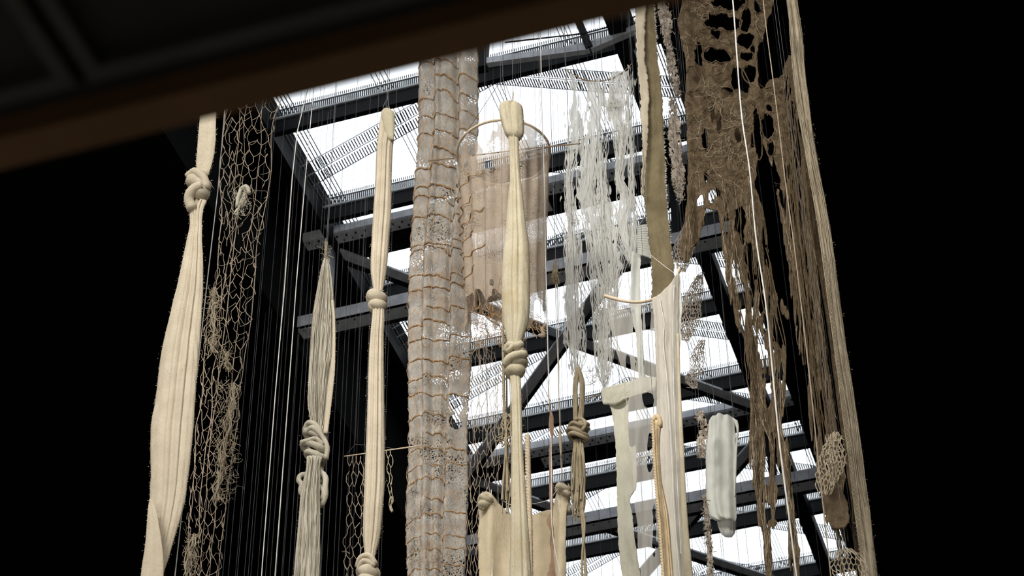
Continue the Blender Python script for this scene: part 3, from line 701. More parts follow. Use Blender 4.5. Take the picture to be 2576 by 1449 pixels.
m = MB(); m.tube([[HC[0], HC[1], HC[2] + 1.3], [HC[0], HC[1], H - .3]], .003, 4); m.build('hanging_wire', M_WIRE, t)
def gauze_wall(name, a0, a1, z0, z1, rs, seed, pl, mat):
    na = int(abs(a1-a0)*26); nz = 46; A = np.linspace(a0, a1, na); V_ = np.linspace(0, 1, nz); AA, VV = np.meshgrid(A, V_)
    rr = HRAD*(rs + (1-rs)*(1-VV)**1.6)*(1 + pl*np.sin(AA*15 + seed)*np.minimum(1, VV*3) + .05*pl/.06*vnoise(AA*4, VV*5, seed))
    zz = z0 + (z1-z0)*VV + VV**6*.22*vnoise(AA*5, AA*0, seed + 2)
    thin_ = np.clip((.34 - VV)/.3, 0, 1)*np.clip(1 - np.abs(AA + 1.75)/1.15, 0, 1)**.5*(seed == 1)
    F_ = 1 - thin_*(1.75 + 1.1*vnoise(AA*10, VV*20, 3)) - np.maximum(0, VV - .9)*10*(1 + .9*vnoise(AA*8, VV*9, seed)) - .5*(vnoise(AA*6, VV*12, seed+4) > .72)*1.6
    Vx, f = contour(F_ - .02 + 0*VV)
    i, j = Vx[:, 0], Vx[:, 1]; i0 = np.clip(i.astype(int), 0, nz-2); j0 = np.clip(j.astype(int), 0, na-2); fi, fj = i-i0, j-j0
    bl = lambda G: (G[i0, j0]*(1-fi)*(1-fj) + G[i0+1, j0]*fi*(1-fj) + G[i0, j0+1]*(1-fi)*fj + G[i0+1, j0+1]*fi*fj)
    a, r_, z_ = bl(AA), bl(rr), bl(zz)
    m = MB(); m.add(np.stack([HC[0] + r_*np.cos(a), HC[1] + r_*np.sin(a), z_], 1), f); return m.build(name, mat, t, True)
ZL = P(1267, 800, Y)[2]
gauze_wall('gauze', -math.pi - .5, .5, HC[2], ZL, .80, 1, .05, M_BROWN)
for i, vz in enumerate((.30, .42, .52, .63, .73, .83)):
    A = np.linspace(-2.95, -1.75 - .3*(i % 2), 26); zc = HC[2] + (ZL - HC[2])*vz + .05*np.abs(np.sin(A*3.4 + i)) + .015*vnoise(A*9, A*0 + i); rc = HRAD*(.80 + .2*(1-vz)**1.6)*(1 + .05*np.sin(A*15 + 1)) + .02
    m = MB(); m.tube(np.stack([HC[0] + rc*np.cos(A), HC[1] + rc*np.sin(A), zc], 1), .008*(1 + .4*vnoise(A*12, A*0 + i)), 5); m.build('cord', M_NETB, t)
gauze_wall('gauze', .55, math.pi - .5, HC[2] + .02, ZL + .3, .84, 2, .07, M_BROWN)
m = MB(); tangle(m, 1232, 822, 36, 46, Y - .3, 190, .6, 5, 26, 10); tangle(m, 1335, 815, 34, 22, Y - .3, 60, .6, 6, 22, 10); m.build('root_tangle', M_NETB, t, kind='stuff')
m = MB(); ptube(m, [(1186, 778, 16), (1192, 755, 26), (1215, 745, 34), (1240, 752, 36), (1256, 770, 30)], Y, 3.5, 7, .3); ptube(m, [(1215, 790, 16), (1235, 815, 20), (1262, 828, 14)], Y, 2, 6, .3); m.build('rolled_hem', M_BROWN, t, True)
m = MB(); ptube(m, [(1376, 820, 8), (1366, 838, 10), (1372, 846, 6), (1356, 846, 4)], Y, 5, 7, .3); m.build('rag_end', M_BROWN, t, True)
net('fishing_net', t, M_NETB, [(400, 1160, 1262), (480, 1172, 1262), (600, 1180, 1262), (700, 1185, 1262), (790, 1190, 1262)], Y - .42, 6, 19, .6, .2, .12, 15)

# 9 centre felt roll with folded cap and double knot
Y = 16.0
t = thing('centre_felt_roll', 'cream felt roll swelling below a folded cap, double knot in the middle', 'textile', P(1290, 262, Y))
wire(t, 1291, 262, Y, .003); m = MB(); ptube(m, [(1291, 266, 0), (1290, 248, 0), (1291, 232, 0)], Y, 1.6, 5); m.build('hanging_cord', M_STICK, t)
column('cap', t, M_WOOLY, [(261, 1276, 1304), (264, 1264, 1311), (272, 1257, 1316), (290, 1258, 1317), (310, 1262, 1318), (330, 1268, 1317), (342, 1272, 1315), (347, 1277, 1310)], Y, [(.25, .1, .22, .16), (-.5, -.2, .12, .2)], .8, n=48, seed=11, fuzz=200, lump=.05)
column('roll', t, M_WOOLY, [(335, 1277, 1305), (360, 1280, 1305), (400, 1282, 1306), (450, 1283, 1310), (500, 1278, 1316), (560, 1274, 1322), (620, 1269, 1330), (700, 1264, 1332), (760, 1263, 1332), (800, 1266, 1330), (830, 1270, 1322), (860, 1276, 1312), (885, 1282, 1308)], Y, [(-.1, .1, .3, .1), (.5, .35, .12, .12)], .75, n=64, seed=12, fuzz=400, lump=.025)
column('roll', t, M_WOOLY, [(935, 1280, 1306), (960, 1284, 1310), (1000, 1286, 1312), (1100, 1288, 1314), (1200, 1287, 1320), (1300, 1285, 1327), (1449, 1282, 1337), (1620, 1276, 1345)], Y, [(.5, .5, .18, .12), (-.4, -.5, .1, .1)], .7, n=56, seed=13, fuzz=500, lump=.025)
m = MB(); wraps(m, [(1296, 886, 12, .1, 17, .9), (1300, 914, 13, -.3, 17, .9), (1295, 934, 10, -.15, 16, .9)], Y, 14)
ptube(m, [(1278, 895, 14), (1290, 884, 28), (1306, 888, 28), (1316, 875, 16)], Y, 10, 10); ptube(m, [(1277, 930, 16), (1292, 918, 30), (1312, 908, 26), (1324, 898, 10)], Y, 11, 10, .1); ptube(m, [(1284, 900, 26), (1296, 896, 34), (1300, 882, 30)], Y, 6, 8); k = m.build('knot', M_WOOLY, t, True); add_fuzz(k, t, M_WOOLY, 200, .012)
# 10 white lace on a bent twig
Y = 19.6
t = thing('white_gauze_rags', 'torn white gauze hanging in stringy bands from a sagging twig, against the bright glass', 'textile', P(1500, 200, Y))
m = MB(); ptube(m, [(1421, 176, 0), (1440, 188, 3), (1462, 201, 5), (1500, 208, 6), (1535, 203, 5), (1562, 188, 3), (1590, 160, 0)], Y, 1.5, 5, .2); m.build('twig', M_STICK, t); wire(t, 1422, 176, Y, .002); wire(t, 1588, 163, Y, .002)
LB = [[(180, 1432, 10), (200, 1440, 18), (300, 1443, 23), (400, 1437, 18), (450, 1430, 11), (560, 1436, 17), (700, 1440, 26), (830, 1442, 28), (900, 1446, 22), (950, 1450, 10)],
      [(200, 1490, 32), (300, 1497, 30), (360, 1488, 32), (400, 1482, 34), (480, 1480, 34), (560, 1495, 32), (640, 1502, 24), (750, 1514, 26), (850, 1517, 24), (930, 1520, 18), (968, 1520, 6)],
      [(178, 1560, 18), (210, 1552, 34), (270, 1550, 38), (330, 1560, 25), (400, 1562, 13), (450, 1558, 9), (480, 1565, 14)], [(470, 1572, 16), (500, 1576, 25), (560, 1574, 30), (620, 1582, 22), (655, 1588, 8)],
      [(168, 1585, 4), (300, 1585, 7), (400, 1590, 6), (480, 1590, 7), (520, 1590, 10)], [(330, 1520, 12), (430, 1518, 10), (540, 1525, 24), (600, 1538, 32), (660, 1545, 28), (710, 1542, 20), (770, 1548, 6)]]
lf = bands(LB)
def lace(px, py): return lf(px, py)*.55 - 6.3 + 9*vnoise((px + 4*vnoise(px/20., py/25., 4))/4.2, py/40., 1) + 6*vnoise(px/2.8, py/14., 2) + 6*vnoise(px/12., py/12., 8) + 5*np.exp(-((px-1545)/16.)**2 - ((py-270)/20.)**2) + 5*np.exp(-((py-205)/14.)**2)
sheet('gauze', t, M_LACE, [(168, 1405, 1612), (980, 1400, 1612)], Y, lambda u, py, px: 14*fbm(px/16., py/140., 2) + 4*vnoise(px/5., py/60., 3), lace, 4.5, 2.6, thick=.004)
g = np.random.default_rng(8); m = MB()
for b in LB:
    b = np.array(b, float); y0, y1 = b[0, 0], b[-1, 0]
    for i in range(int(6 + b[:, 2].max()*1.15)):
        a_, e_ = y0 + g.random()*(y1-y0)*.5, y1 + (g.random()*40 - 20 if y1 > 700 else 10*g.random()); e_ = max(e_, a_ + 60)
        q = np.linspace(a_, e_, max(5, int((e_-a_)/14))); qq = np.minimum(q, y1); u = g.uniform(-1, 1)
        c_, w_ = spline(b[:, 0], b[:, 1], qq), np.maximum(spline(b[:, 0], b[:, 2], qq), 6)
        ptube(m, list(zip(c_ + w_*(u + .35*vnoise(q/55., q*0 + i*1.7, 5)) + 4.5*vnoise(q/17., q*0 + i, 6), q, 10*vnoise(q/70., q*0 + i, 7))), Y - .03, 0.85*(.5 + .9*g.random()), 3)
m.build('loose_strand', M_LACE, t, kind='stuff')
m = MB(); tangle(m, 1545, 265, 14, 14, Y - .05, 60, 1.2, 4, 20); tangle(m, 1500, 950, 22, 16, Y - .05, 40, .9, 5, 16); tangle(m, 1445, 555, 12, 10, Y - .05, 25, 1.3, 9, 16); m.build('thread_tuft', M_LACE, t, kind='stuff')

# 11 small dried tuft on a cord
Y = 18.5
t = thing('dried_plant_tuft', 'tiny dried plant tuft on a thin cord beside the brown gauze', 'plant', P(1398, 650, Y))
m = MB(); 
for dx in (-6, -3, 0, 3, 7): ptube(m, [(1397, 652, 0), (1397 + dx*.6, 680, 2), (1397 + dx*1.4, 715, 0)], Y, 2.2, 5, .5)
tangle(m, 1398, 700, 9, 14, Y, 40, .8, 2, 14); m.build('tuft', M_ROPE, t, True, kind='stuff'); wire(t, 1398, 652, Y, .003)
m = MB(); ptube(m, [(1397, 712, 0), (1399, 800, 0), (1402, 880, 0), (1406, 1000, 0)], Y, 1, 4); ptube(m, [(1402, 712, 0), (1404, 780, 0), (1405, 850, 0)], Y, 1.3, 4); m.build('cord', M_CORD, t)

# 12 cords and pods
def cordthing(name, label, pts, Y, r, mat, cat='cord', group=None, rv=.2, pod=None, top=True):
    t = thing(name, label, cat, P(pts[0][0], pts[0][1], Y), group=group)
    m = MB(); ptube(m, pts, Y, r, 5, rv); m.build('cord', mat, t)
    if pod:
        m = MB(); w, tt = path3(pod[0], Y - .02); m.tube(w, pod[1]*MPP(pts[0][1], Y)*np.sin(np.clip(tt, .03, .97)*math.pi)**.7, 8); m.build('wrapped_pod', pod[2], t, True)
    if top: wire(t, pts[0][0], pts[0][1], Y, .0025)
    return t
cordthing('dark_stem_cord', 'thin brown dried stem ending in a spindle, right of the centre knot', [(1379, 956, 0), (1381, 1000, 0), (1384, 1040, 0), (1386, 1070, 0)], 17.6, 1.3, M_STICK, pod=([(1384, 1030, 0), (1388, 1050, 0), (1391, 1074, 0)], 5, M_COPPER))
cordthing('wrapped_grey_cord', 'thin grey cord with a long wrapped section ending above the felt corner', [(1404, 850, 0), (1406, 1000, 0), (1409, 1080, 0), (1411, 1150, 0), (1413, 1205, 0)], 17.6, 1.3, M_TWINE, pod=([(1407, 1070, 0), (1410, 1110, 0), (1411, 1150, 0)], 4, M_ROPE))
# 13 knotted coil of rope
Y = 17.0
t = thing('knotted_rope_coil', 'looped drab rope tied into a fat knot with frayed ends below', 'rope', P(1455, 925, Y)); wire(t, 1454, 925, Y, .003)
m = MB()
for i, (a, b, d) in enumerate([(1447, 1464, 4), (1449, 1460, -3), (1446, 1466, 0), (1452, 1462, 6)]):
    ptube(m, [(a, 1080, d), (a - 1, 1010, d), (a + 1, 955, d), ((a+b)/2, 926 + 2*i, d), (b, 955, d), (b + 1, 1010, d), (b - 3 - i, 1080, d)], Y, 4, 8, .12)
m.build('rope_loop', M_ROPE, t, True)
m = MB(); wraps(m, [(1455, 1102, 21, .12, 6, .9), (1453, 1092, 23, .2, 6, .9), (1455, 1084, 20, -.15, 6, .9), (1462, 1074, 16, -.4, 6, .9), (1466, 1070, 14, .6, 5, .9)], Y, 9)
ptube(m, [(1430, 1090, 8), (1448, 1078, 26), (1470, 1084, 24), (1480, 1072, 10)], Y, 5, 8); ptube(m, [(1470, 1095, 20), (1478, 1075, 18), (1464, 1062, 16), (1450, 1068, 18)], Y, 5, 8); m.build('knot', M_ROPE, t, True)
bundle('rope_tail', t, M_ROPE, [(1108, 1444, 1466), (1150, 1442, 1468), (1200, 1440, 1472), (1260, 1438, 1472), (1300, 1444, 1468)], Y, 34, 2.0, .7, 3, .15, spread=.4)
m = MB(); ptube(m, [(1464, 1112, 0), (1470, 1170, 4), (1468, 1230, 0), (1466, 1300, 4), (1468, 1360, 0), (1474, 1449, 0), (1480, 1600, 0)], Y, 4, 7, .2); ptube(m, [(1460, 1250, 0), (1472, 1320, 5), (1466, 1400, 5), (1472, 1600, 0)], Y, 3, 6, .2); tangle(m, 1452, 1290, 10, 20, Y, 40, .7, 8, 20); m.build('rope_end', M_ROPE, t, True)
# 14 laid rope
t = thing('laid_cotton_rope', 'thick pale laid rope hanging right against the centre felt roll', 'rope', P(1327, 1094, 16.9)); wire(t, 1328, 1096, 16.9, .0025)
twist('rope', t, M_ROPEC, [(1327, 1095, 0), (1328, 1160, 0), (1330, 1240, 0), (1332, 1320, 0), (1334, 1449, 0), (1337, 1600, 0)], 16.9, 7.2, 3, 30)
# 15 knotted cords cluster
Y = 16.8
t = thing('knotted_cord_cluster', 'bunch of knotted brown cords hanging left of the centre felt roll', 'cords', P(1268, 690, Y)); wire(t, 1265, 690, Y, .002)
twist('rope', t, M_ROPE, [(1265, 820, 0), (1266, 900, 0), (1267, 980, 0), (1270, 1060, 0)], Y, 4, 3, 14); twist('rope', t, M_ROPE, [(1272, 820, 0), (1274, 930, 0), (1275, 1030, 0)], Y + .05, 2.6, 2, 10)
m = MB(); g = np.random.default_rng(3); ptube(m, [(1263, 690, 0), (1264, 760, 0), (1266, 830, 0)], Y, 2, 5, .3); ptube(m, [(1269, 690, 0), (1270, 760, 0), (1270, 830, 0)], Y, 1.5, 5, .3)
for i in range(7):
    x = 1264 + i*3; ptube(m, [(x + 6*math.sin(j*1.9 + i*2), 1045 + j*11 + g.normal(0, 3), g.normal(0, 4)) for j in range(8)], Y, 2.0, 5, .2)
tangle(m, 1260, 1100, 8, 14, Y, 14, 1.3, 4, 16); m.build('knotted_cord', M_ROPE, t, True, kind='stuff')
bundle('cord_tail', t, M_ROPE, [(1040, 1270, 1284), (1120, 1272, 1284), (1200, 1268, 1286), (1290, 1262, 1282)], Y, 16, 1.9, .7, 5, .25, spread=.3)
m = MB(); ptube(m, [(1282, 950, 0), (1285, 1050, 0), (1287, 1150, 2), (1285, 1250, 0)], Y, 1.4, 4, .2); m.build('grey_cord', M_TWINE, t)

# 16 felt sheet hung by two corners
Y = 17.2
t = thing('felt_sheet', 'wide cream felt sheet hung by two bunched corners at the picture bottom', 'textile', P(1320, 1260, Y))
wire(t, 1224, 1245, Y, .0025); wire(t, 1416, 1215, Y, .0025)
def felt_f(px, py):
    top = spline(np.array([1195, 1210, 1225, 1240, 1262, 1285, 1320, 1345, 1365, 1385, 1400, 1412, 1428, 1440.]), np.array([1258, 1246, 1242, 1252, 1276, 1291, 1300, 1298, 1288, 1272, 1242, 1228, 1230, 1240.]), px)
    l = np.interp(py, [1240, 1260, 1300, 1350, 1449, 1620], [1206, 1202, 1206, 1204, 1210, 1214]) + 3*fbm(py*.12, py*0, 2); r = np.interp(py, [1215, 1260, 1300, 1449, 1620], [1436, 1436, 1430, 1430, 1425]) + 2*fbm(py*.12, py*0 + 7, 2)
    return np.minimum(py - top, np.minimum(px - l, r - px))
sheet('felt', t, M_FELT, [(1215, 1190, 1448), (1620, 1190, 1448)], Y, lambda u, py, px: 22*np.cos(u*2*math.pi)*np.clip((1330-py)/150., .35, 1) + 10*np.sin(u*16 + py/120.) + 8*np.exp(-((px-1240)/9.)**2) + 12*np.exp(-((px-1415)/12.)**2) - 8*np.exp(-((px-1385)/8.)**2) + 3*fbm(px/20., py/60., 4), felt_f, 6, 5, thick=.014)
m = MB(); wraps(m, [(1222, 1256, 10, .2, 9, .9), (1218, 1270, 7, -.3, 9, .9)], Y - .1, 10); k = m.build('bunched_corner', M_WOOLY, t, True); add_fuzz(k, t, M_WOOLY, 350, .022)
m = MB(); wraps(m, [(1417, 1230, 12, .1, 9, .9), (1424, 1240, 6, .5, 7, .9)], Y - .1, 10); ptube(m, [(1410, 1235, 10), (1412, 1280, 12), (1418, 1320, 8)], Y, 7, 8, .2); ptube(m, [(1428, 1235, 8), (1432, 1265, 10), (1433, 1292, 6)], Y, 6, 8, .2); k = m.build('bunched_corner', M_WOOL, t, True); add_fuzz(k, t, M_WOOL, 350, .022)
m = MB(); ptube(m, [(1240, 1240, 14), (1240, 1300, 14), (1241, 1400, 12), (1243, 1600, 12)], Y - .02, 1.6, 4, .3); ptube(m, [(1262, 1260, 6), (1290, 1272, 0), (1340, 1270, 4), (1385, 1258, 6), (1412, 1225, 10)], Y - .1, .8, 4); m.build('cord', M_CORD, t)

# 17 rust ribbon
Y = 16.85
t = thing('rust_ribbon', 'narrow twisted rust-pink ribbon with a white cord, in front of the felt sheet', 'ribbon', P(1386, 1050, Y)); wire(t, 1385, 1045, Y, .002)
RBN = [(1045, 1383, 1387), (1075, 1381, 1393), (1100, 1386, 1391), (1130, 1380, 1388), (1165, 1380, 1390), (1200, 1383, 1390), (1250, 1382, 1391), (1285, 1384, 1392), (1310, 1374, 1390), (1340, 1386, 1392), (1370, 1383, 1392), (1400, 1386, 1393), (1430, 1380, 1396), (1449, 1375, 1398), (1600, 1372, 1400)]
sheet('ribbon', t, M_COPPER, RBN, Y, lambda u, py, px: 6*(u-.5)*np.sin(py/22.), None, 5, 3, rag=1.5, thick=.003)
m = MB(); ptube(m, [(1387, 1100, 3), (1388, 1200, 3), (1389, 1320, 3), (1394, 1370, 3), (1410, 1449, 3), (1430, 1600, 3)], Y, 1.3, 4); m.build('cord', M_CORD, t)

# 18 long felt strip, shade put into its colour, pale folded edge
Y = 18.2
t = thing('shade_toned_felt_strip', 'long cream felt strip coloured dark for shade, with a pale ragged folded edge, left of the brown web', 'textile', P(1625, 20, Y)); wire(t, 1620, -40, Y)
FS = [(-60, 1600, 1640), (20, 1603, 1646), (80, 1605, 1652), (150, 1609, 1655), (200, 1611, 1662), (240, 1615, 1666), (300, 1620, 1669), (350, 1622, 1670), (400, 1622, 1674), (450, 1620, 1675), (500, 1620, 1678), (560, 1628, 1682), (620, 1635, 1690), (680, 1640, 1697), (720, 1640, 1697), (790, 1638, 1690)]
sheet('strip', t, M_WOOLSHADE, FS, Y, lambda u, py, px: 7*np.sin(u*3.1) + 6*fbm(u*3, py/90., 3), None, 5, 4, rag=3, thick=.012, ragf=.2)
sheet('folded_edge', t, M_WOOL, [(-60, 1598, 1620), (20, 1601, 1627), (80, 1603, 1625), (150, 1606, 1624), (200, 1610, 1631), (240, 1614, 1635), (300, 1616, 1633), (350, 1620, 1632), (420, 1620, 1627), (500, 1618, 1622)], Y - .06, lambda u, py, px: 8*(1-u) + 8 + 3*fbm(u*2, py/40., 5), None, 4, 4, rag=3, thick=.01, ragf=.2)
m = MB(); 
for i in range(700):
    y = rng.uniform(-40, 780); s_ = rng.random() > .35; r_ = np.array(FS, float); x = np.interp(y, r_[:, 0], r_[:, 2 if s_ else 1]) + (3*fbm(y*.2, 11, 1) if s_ else 0)
    a = rng.normal(0, .8); dx = (1 if s_ else -1)*(2 + 3.5*rng.random()); w = PV([x - dx*.4, x - dx*.4, x + dx*math.cos(a)], [y - .9, y + .9, y + 4*math.sin(a)], Y - .02); m.add(w, [(0, 1, 2)])
m.build('wool_fuzz', M_LACE, t, kind='stuff')

# 19 pleated fan of cloth behind the strip
Y = 19.0
t = thing('pleated_white_cloth', 'small finely pleated white cloth bundle showing behind the shade-toned felt strip', 'textile', P(1620, 560, Y)); wire(t, 1618, 560, Y)
m = MB()
for i in range(13):
    a = i/12.; ptube(m, [(1604 + 4*abs(a-.5), 574 + a*66, 3), (1620, 572 + a*72, 6), (1645, 570 + a*80, 0)], Y, 3.6, 6)
m.build('pleat_bundle', M_PLAST, t, True, kind='stuff')
sheet('tail', t, M_PLAST, [(636, 1590, 1612), (700, 1588, 1610), (760, 1588, 1613), (850, 1600, 1618), (960, 1606, 1624)], Y, lambda u, py, px: 6*np.sin(u*5 + py/90.), None, 6, 4, rag=2, thick=.003)

# 20 sheer gauze over a bent branch
Y = 17.0
t = thing('branch_hung_gauze', 'sheer off-white gauze draped from a curved pale branch, dense on its right side', 'textile', P(1620, 760, Y))
m = MB(); ptube(m, [(1521, 744, 0), (1545, 752, 2), (1580, 761, 4), (1615, 762, 4), (1645, 755, 4), (1672, 740, 2), (1692, 716, 0), (1703, 690, -3), (1708, 672, -6)], Y - .06, 4.2, 8, .1); m.build('branch', M_BRANCH, t, True)
m = MB(); ptube(m, [(1635, 640, 0), (1670, 668, 0), (1703, 692, 0)], Y, .6, 3); m.build('sling_cord', M_CORD, t); wire(t, 1636, 641, Y, .002); wire(t, 1524, 744, Y, .002)
thin = bands([[(757, 1585, 58), (800, 1590, 58), (870, 1602, 54), (950, 1612, 44), (1020, 1614, 40), (1120, 1620, 38), (1250, 1630, 32), (1449, 1640, 30), (1620, 1645, 30)]])
thinf = cut(thin, [(1630, 1003, 13, 22), (1596, 840, 7, 60), (1578, 930, 5, 70), (1616, 880, 5, 90), (1634, 1105, 5, 30), (1633, 1162, 6, 20), (1648, 1330, 5, 60), (1655, 1375, 5, 14), (1630, 800, 6, 40), (1609, 790, 9, 26)])
gd = lambda u, py, px: 7*np.sin(px/9. + py/200.) + 5*fbm(px/12., py/130., 2)
sheet('sheer_panel', t, M_GAUZE, [(757, 1515, 1660), (1620, 1590, 1690)], Y, gd, lambda px, py: thinf(px, py) + 3*vnoise(px/6., py/50., 2), 6, 4, thick=0)
DG = [(680, 1640, 1708), (765, 1642, 1706), (820, 1646, 1706), (900, 1650, 1705), (1000, 1652, 1708), (1100, 1652, 1714), (1200, 1652, 1718), (1300, 1655, 1724), (1449, 1665, 1736), (1620, 1680, 1752)]
sheet('dense_panel', t, M_GAUZED, DG, Y - .08, lambda u, py, px: 12*np.sin(u*3.1) + 1.1*np.sin(u*22 + py/260.) + 3*fbm(u*4, py/100., 6), lambda px, py: py - np.interp(px, [1630, 1645, 1672, 1692, 1703, 1710], [757, 755, 740, 716, 692, 670]), 7, 3, rag=2, thick=.004)
sheet('side_panel', t, M_PLAST, [(690, 1703, 1710), (740, 1698, 1714), (775, 1698, 1716), (800, 1700, 1714), (900, 1700, 1710)], Y - .05, None, None, 6, 3, rag=1, thick=.003)
column('rolled_edge', t, M_WOOLY, [(840, 1702, 1709), (950, 1704, 1712), (1100, 1708, 1719), (1300, 1714, 1730), (1449, 1722, 1744), (1620, 1735, 1760)], Y - .12, [], .6, n=16, seed=15)
m = MB(); ptube(m, [(1662, 760, 10), (1668, 790, 12), (1674, 820, 12), (1672, 860, 14), (1680, 950, 14), (1690, 1100, 14), (1700, 1300, 14), (1712, 1449, 14), (1725, 1600, 14)], Y - .1, 1.2, 4, .3); ptube(m, [(1697, 720, 5), (1696, 800, 12), (1697, 950, 12), (1704, 1150, 12), (1716, 1400, 12)], Y - .1, 1.1, 4, .3); m.build('thread', M_CORD, t)

# 21 greenish felt strip on a bar
Y = 18.6
t = thing('notched_felt_strip', 'pale greenish felt strip with notched edges hanging from a tilted felt bar', 'textile', P(1580, 970, Y)); wire(t, 1545, 985, Y, .002); wire(t, 1560, 980, Y, .002)
ns = cut(bands([[(985, 1552, 30), (1010, 1556, 26), (1040, 1560, 20), (1100, 1564, 18), (1130, 1575, 27), (1200, 1577, 27), (1240, 1575, 24), (1255, 1568, 17), (1300, 1572, 20), (1360, 1576, 22), (1449, 1588, 24), (1620, 1600, 24)]]), [(1592, 1112, 9, 15), (1528, 1042, 8, 14), (1600, 1255, 13, 16)])
sheet('strip', t, M_PALE, [(985, 1510, 1620), (1620, 1560, 1650)], Y, lambda u, py, px: 5*np.sin(px/14.) + 4*fbm(px/12., py/40., 2), lambda px, py: ns(px, py) + 2*fbm(px*.2, py*.2, 7), 5, 3.5, thick=.012)
sheet('top_bar', t, M_PALE, [(950, 1625, 1652), (962, 1590, 1652), (975, 1545, 1652), (985, 1516, 1640), (1000, 1514, 1585), (1015, 1518, 1545)], Y - .06, lambda u, py, px: 6*np.sin((py - 950)/16.) + 3*fbm(px/9., py/9., 3), None, 4, 4, rag=2, thick=.02)
m = MB(); ptube(m, [(1470, 1003, 0), (1520, 992, 0), (1640, 960, 0)], Y + .05, 1.6, 4); m.build('rod', M_STICK, t)

# 22 tan twisted ropes
Y = 16.5
t = thing('tan_twisted_rope', 'doubled tan rope with a tight plait along its left side, before the gauze', 'rope', P(1650, 1052, Y)); wire(t, 1645, 1052, Y, .002, M_BLACK)
m = MB(); ptube(m, [(1646, 1062, 0), (1645, 1056, 2), (1652, 1048, 4), (1660, 1056, 4), (1661, 1075, 0)], Y, 6, 9); m.build('loop', M_TAN, t, True)
column('rope_body', t, M_TAN, [(1060, 1646, 1664), (1090, 1646, 1661), (1130, 1648, 1660), (1200, 1650, 1664), (1300, 1660, 1682), (1400, 1666, 1690), (1449, 1668, 1694), (1600, 1675, 1705)], Y, [(-.2, .3, .3, .15), (.4, .8, .25, .12), (-.7, -.1, .2, .1)], .8, n=40, seed=17, wig=.08, twist=6)
twist('plait', t, M_TAN, [(1643, 1062, 4), (1645, 1100, 4), (1648, 1160, 4), (1652, 1220, 4), (1660, 1310, 4), (1670, 1449, 4), (1684, 1600, 4)], Y - .08, 4.6, 2, 17)

# 23 translucent cloth sleeve
Y = 19.2
t = thing('translucent_sleeve', 'pale milky cloth sleeve hanging low between the gauze and the brown web', 'textile', P(1820, 1050, Y)); wire(t, 1800, 1052, Y); wire(t, 1845, 1050, Y)
sheet('front_panel', t, M_PLAST, [(1050, 1790, 1844), (1062, 1782, 1848), (1100, 1779, 1850), (1150, 1775, 1852), (1250, 1776, 1851), (1300, 1785, 1853), (1312, 1802, 1850)], Y, lambda u, py, px: 14*np.sin(u*3.1) + 3*np.sin(u*18) + 3*fbm(px/9., py/22., 4), None, 5, 3, rag=1.5, thick=.003)
column('inner_tube', t, M_PLAST, [(1285, 1800, 1850), (1320, 1806, 1850), (1338, 1812, 1848), (1349, 1822, 1842)], Y + .1, [], .6, n=60, seed=18, wig=.16)
m = MB(); 
for dx in range(4): ptube(m, [(1846 + dx*3, 1056 + dx*2, 6), (1856 + dx, 1080, 8), (1857, 1100, 8), (1853 - dx, 1150, 4), (1848, 1250, 0)], Y, 2.2, 6, .2)
wraps(m, [(1855, 1103, 5, 0, 2, .8)], Y, 6); m.build('gathered_side', M_PLAST, t, True)
# 24 strips of lichen-like crocheted twine
def lacy(name, label, bl, Y, seed, holes=1.0, mat=None, cat='textile', cell=None):
    mat = mat or M_TWINE; bl = np.array(bl, float); t = thing(name, label, cat, P(bl[0, 1], bl[0, 0], Y)); wire(t, bl[0, 1], bl[0, 0] + 4, Y, .002)
    bf = bands([bl]); pad = bl[:, 2].max() + 8; xs = (bl[:, 1].min() - pad, bl[:, 1].max() + pad)
    fld = lambda px, py: bf(px, py) + 4*fbm(px/5., py/6., seed) - holes*9*np.maximum(0, vnoise(px/3.6, py/5., seed + 3) - .0)*2 + 1
    if cell:
        net('lacework', t, mat, [(b[0], b[1] - b[2], b[1] + b[2]) for b in bl], Y, max(3, int(bl[:, 2].max()*2/cell)), cell*.85, 1.0, .3, .05, seed, sag=.05)
        net('lacework', t, mat, [(b[0], b[1] - b[2], b[1] + b[2]) for b in bl], Y + .03, max(3, int(bl[:, 2].max()*2/cell)), cell, .9, .5, .15, seed + 50, sag=.05)
    else: sheet('lacework', t, mat, [(bl[0, 0], xs[0], xs[1]), (bl[-1, 0], xs[0], xs[1])], Y, lambda u, py, px: 3*fbm(px/7., py/14., seed) , fld, 2.6, 2.4, thick=.006)
    m = MB(); g = np.random.default_rng(seed)
    for i in range(int((bl[-1, 0]-bl[0, 0])*(.25 if cell else .8))):
        y = g.uniform(bl[0, 0], bl[-1, 0]); c_, w_ = np.interp(y, bl[:, 0], bl[:, 1]), np.interp(y, bl[:, 0], bl[:, 2]); x = c_ + g.uniform(-1.1, 1.1)*w_; a = g.uniform(.3, 2.8) + (3.14 if g.random() < .3 else 0); L = 5 + 7*g.random()
        ptube(m, [(x, y, g.normal(0, 3)), (x + L*.5*math.cos(a), y + L*.5*math.sin(a), g.normal(0, 4)), (x + L*math.cos(a + .5), y + L*math.sin(a + .5), g.normal(0, 4))], Y - .02, .9, 3, seg=4)
    m.build('loose_twig_fibre', mat, t, kind='stuff'); return t
M_LICH = cloth('pinkish_crocheted_twine', (.50, .43, .36), (.76, .68, .58), .35, 9, 2, .5, 80)
lacy('crocheted_twine_strip', 'narrow crocheted twine strip forking beside the shade-toned felt strip at the picture top', [(-10, 1664, 8), (15, 1668, 14), (60, 1676, 16), (90, 1677, 9), (130, 1686, 8), (165, 1690, 12), (200, 1697, 10), (240, 1708, 5)], 19.2, 31, .8, M_LICH)
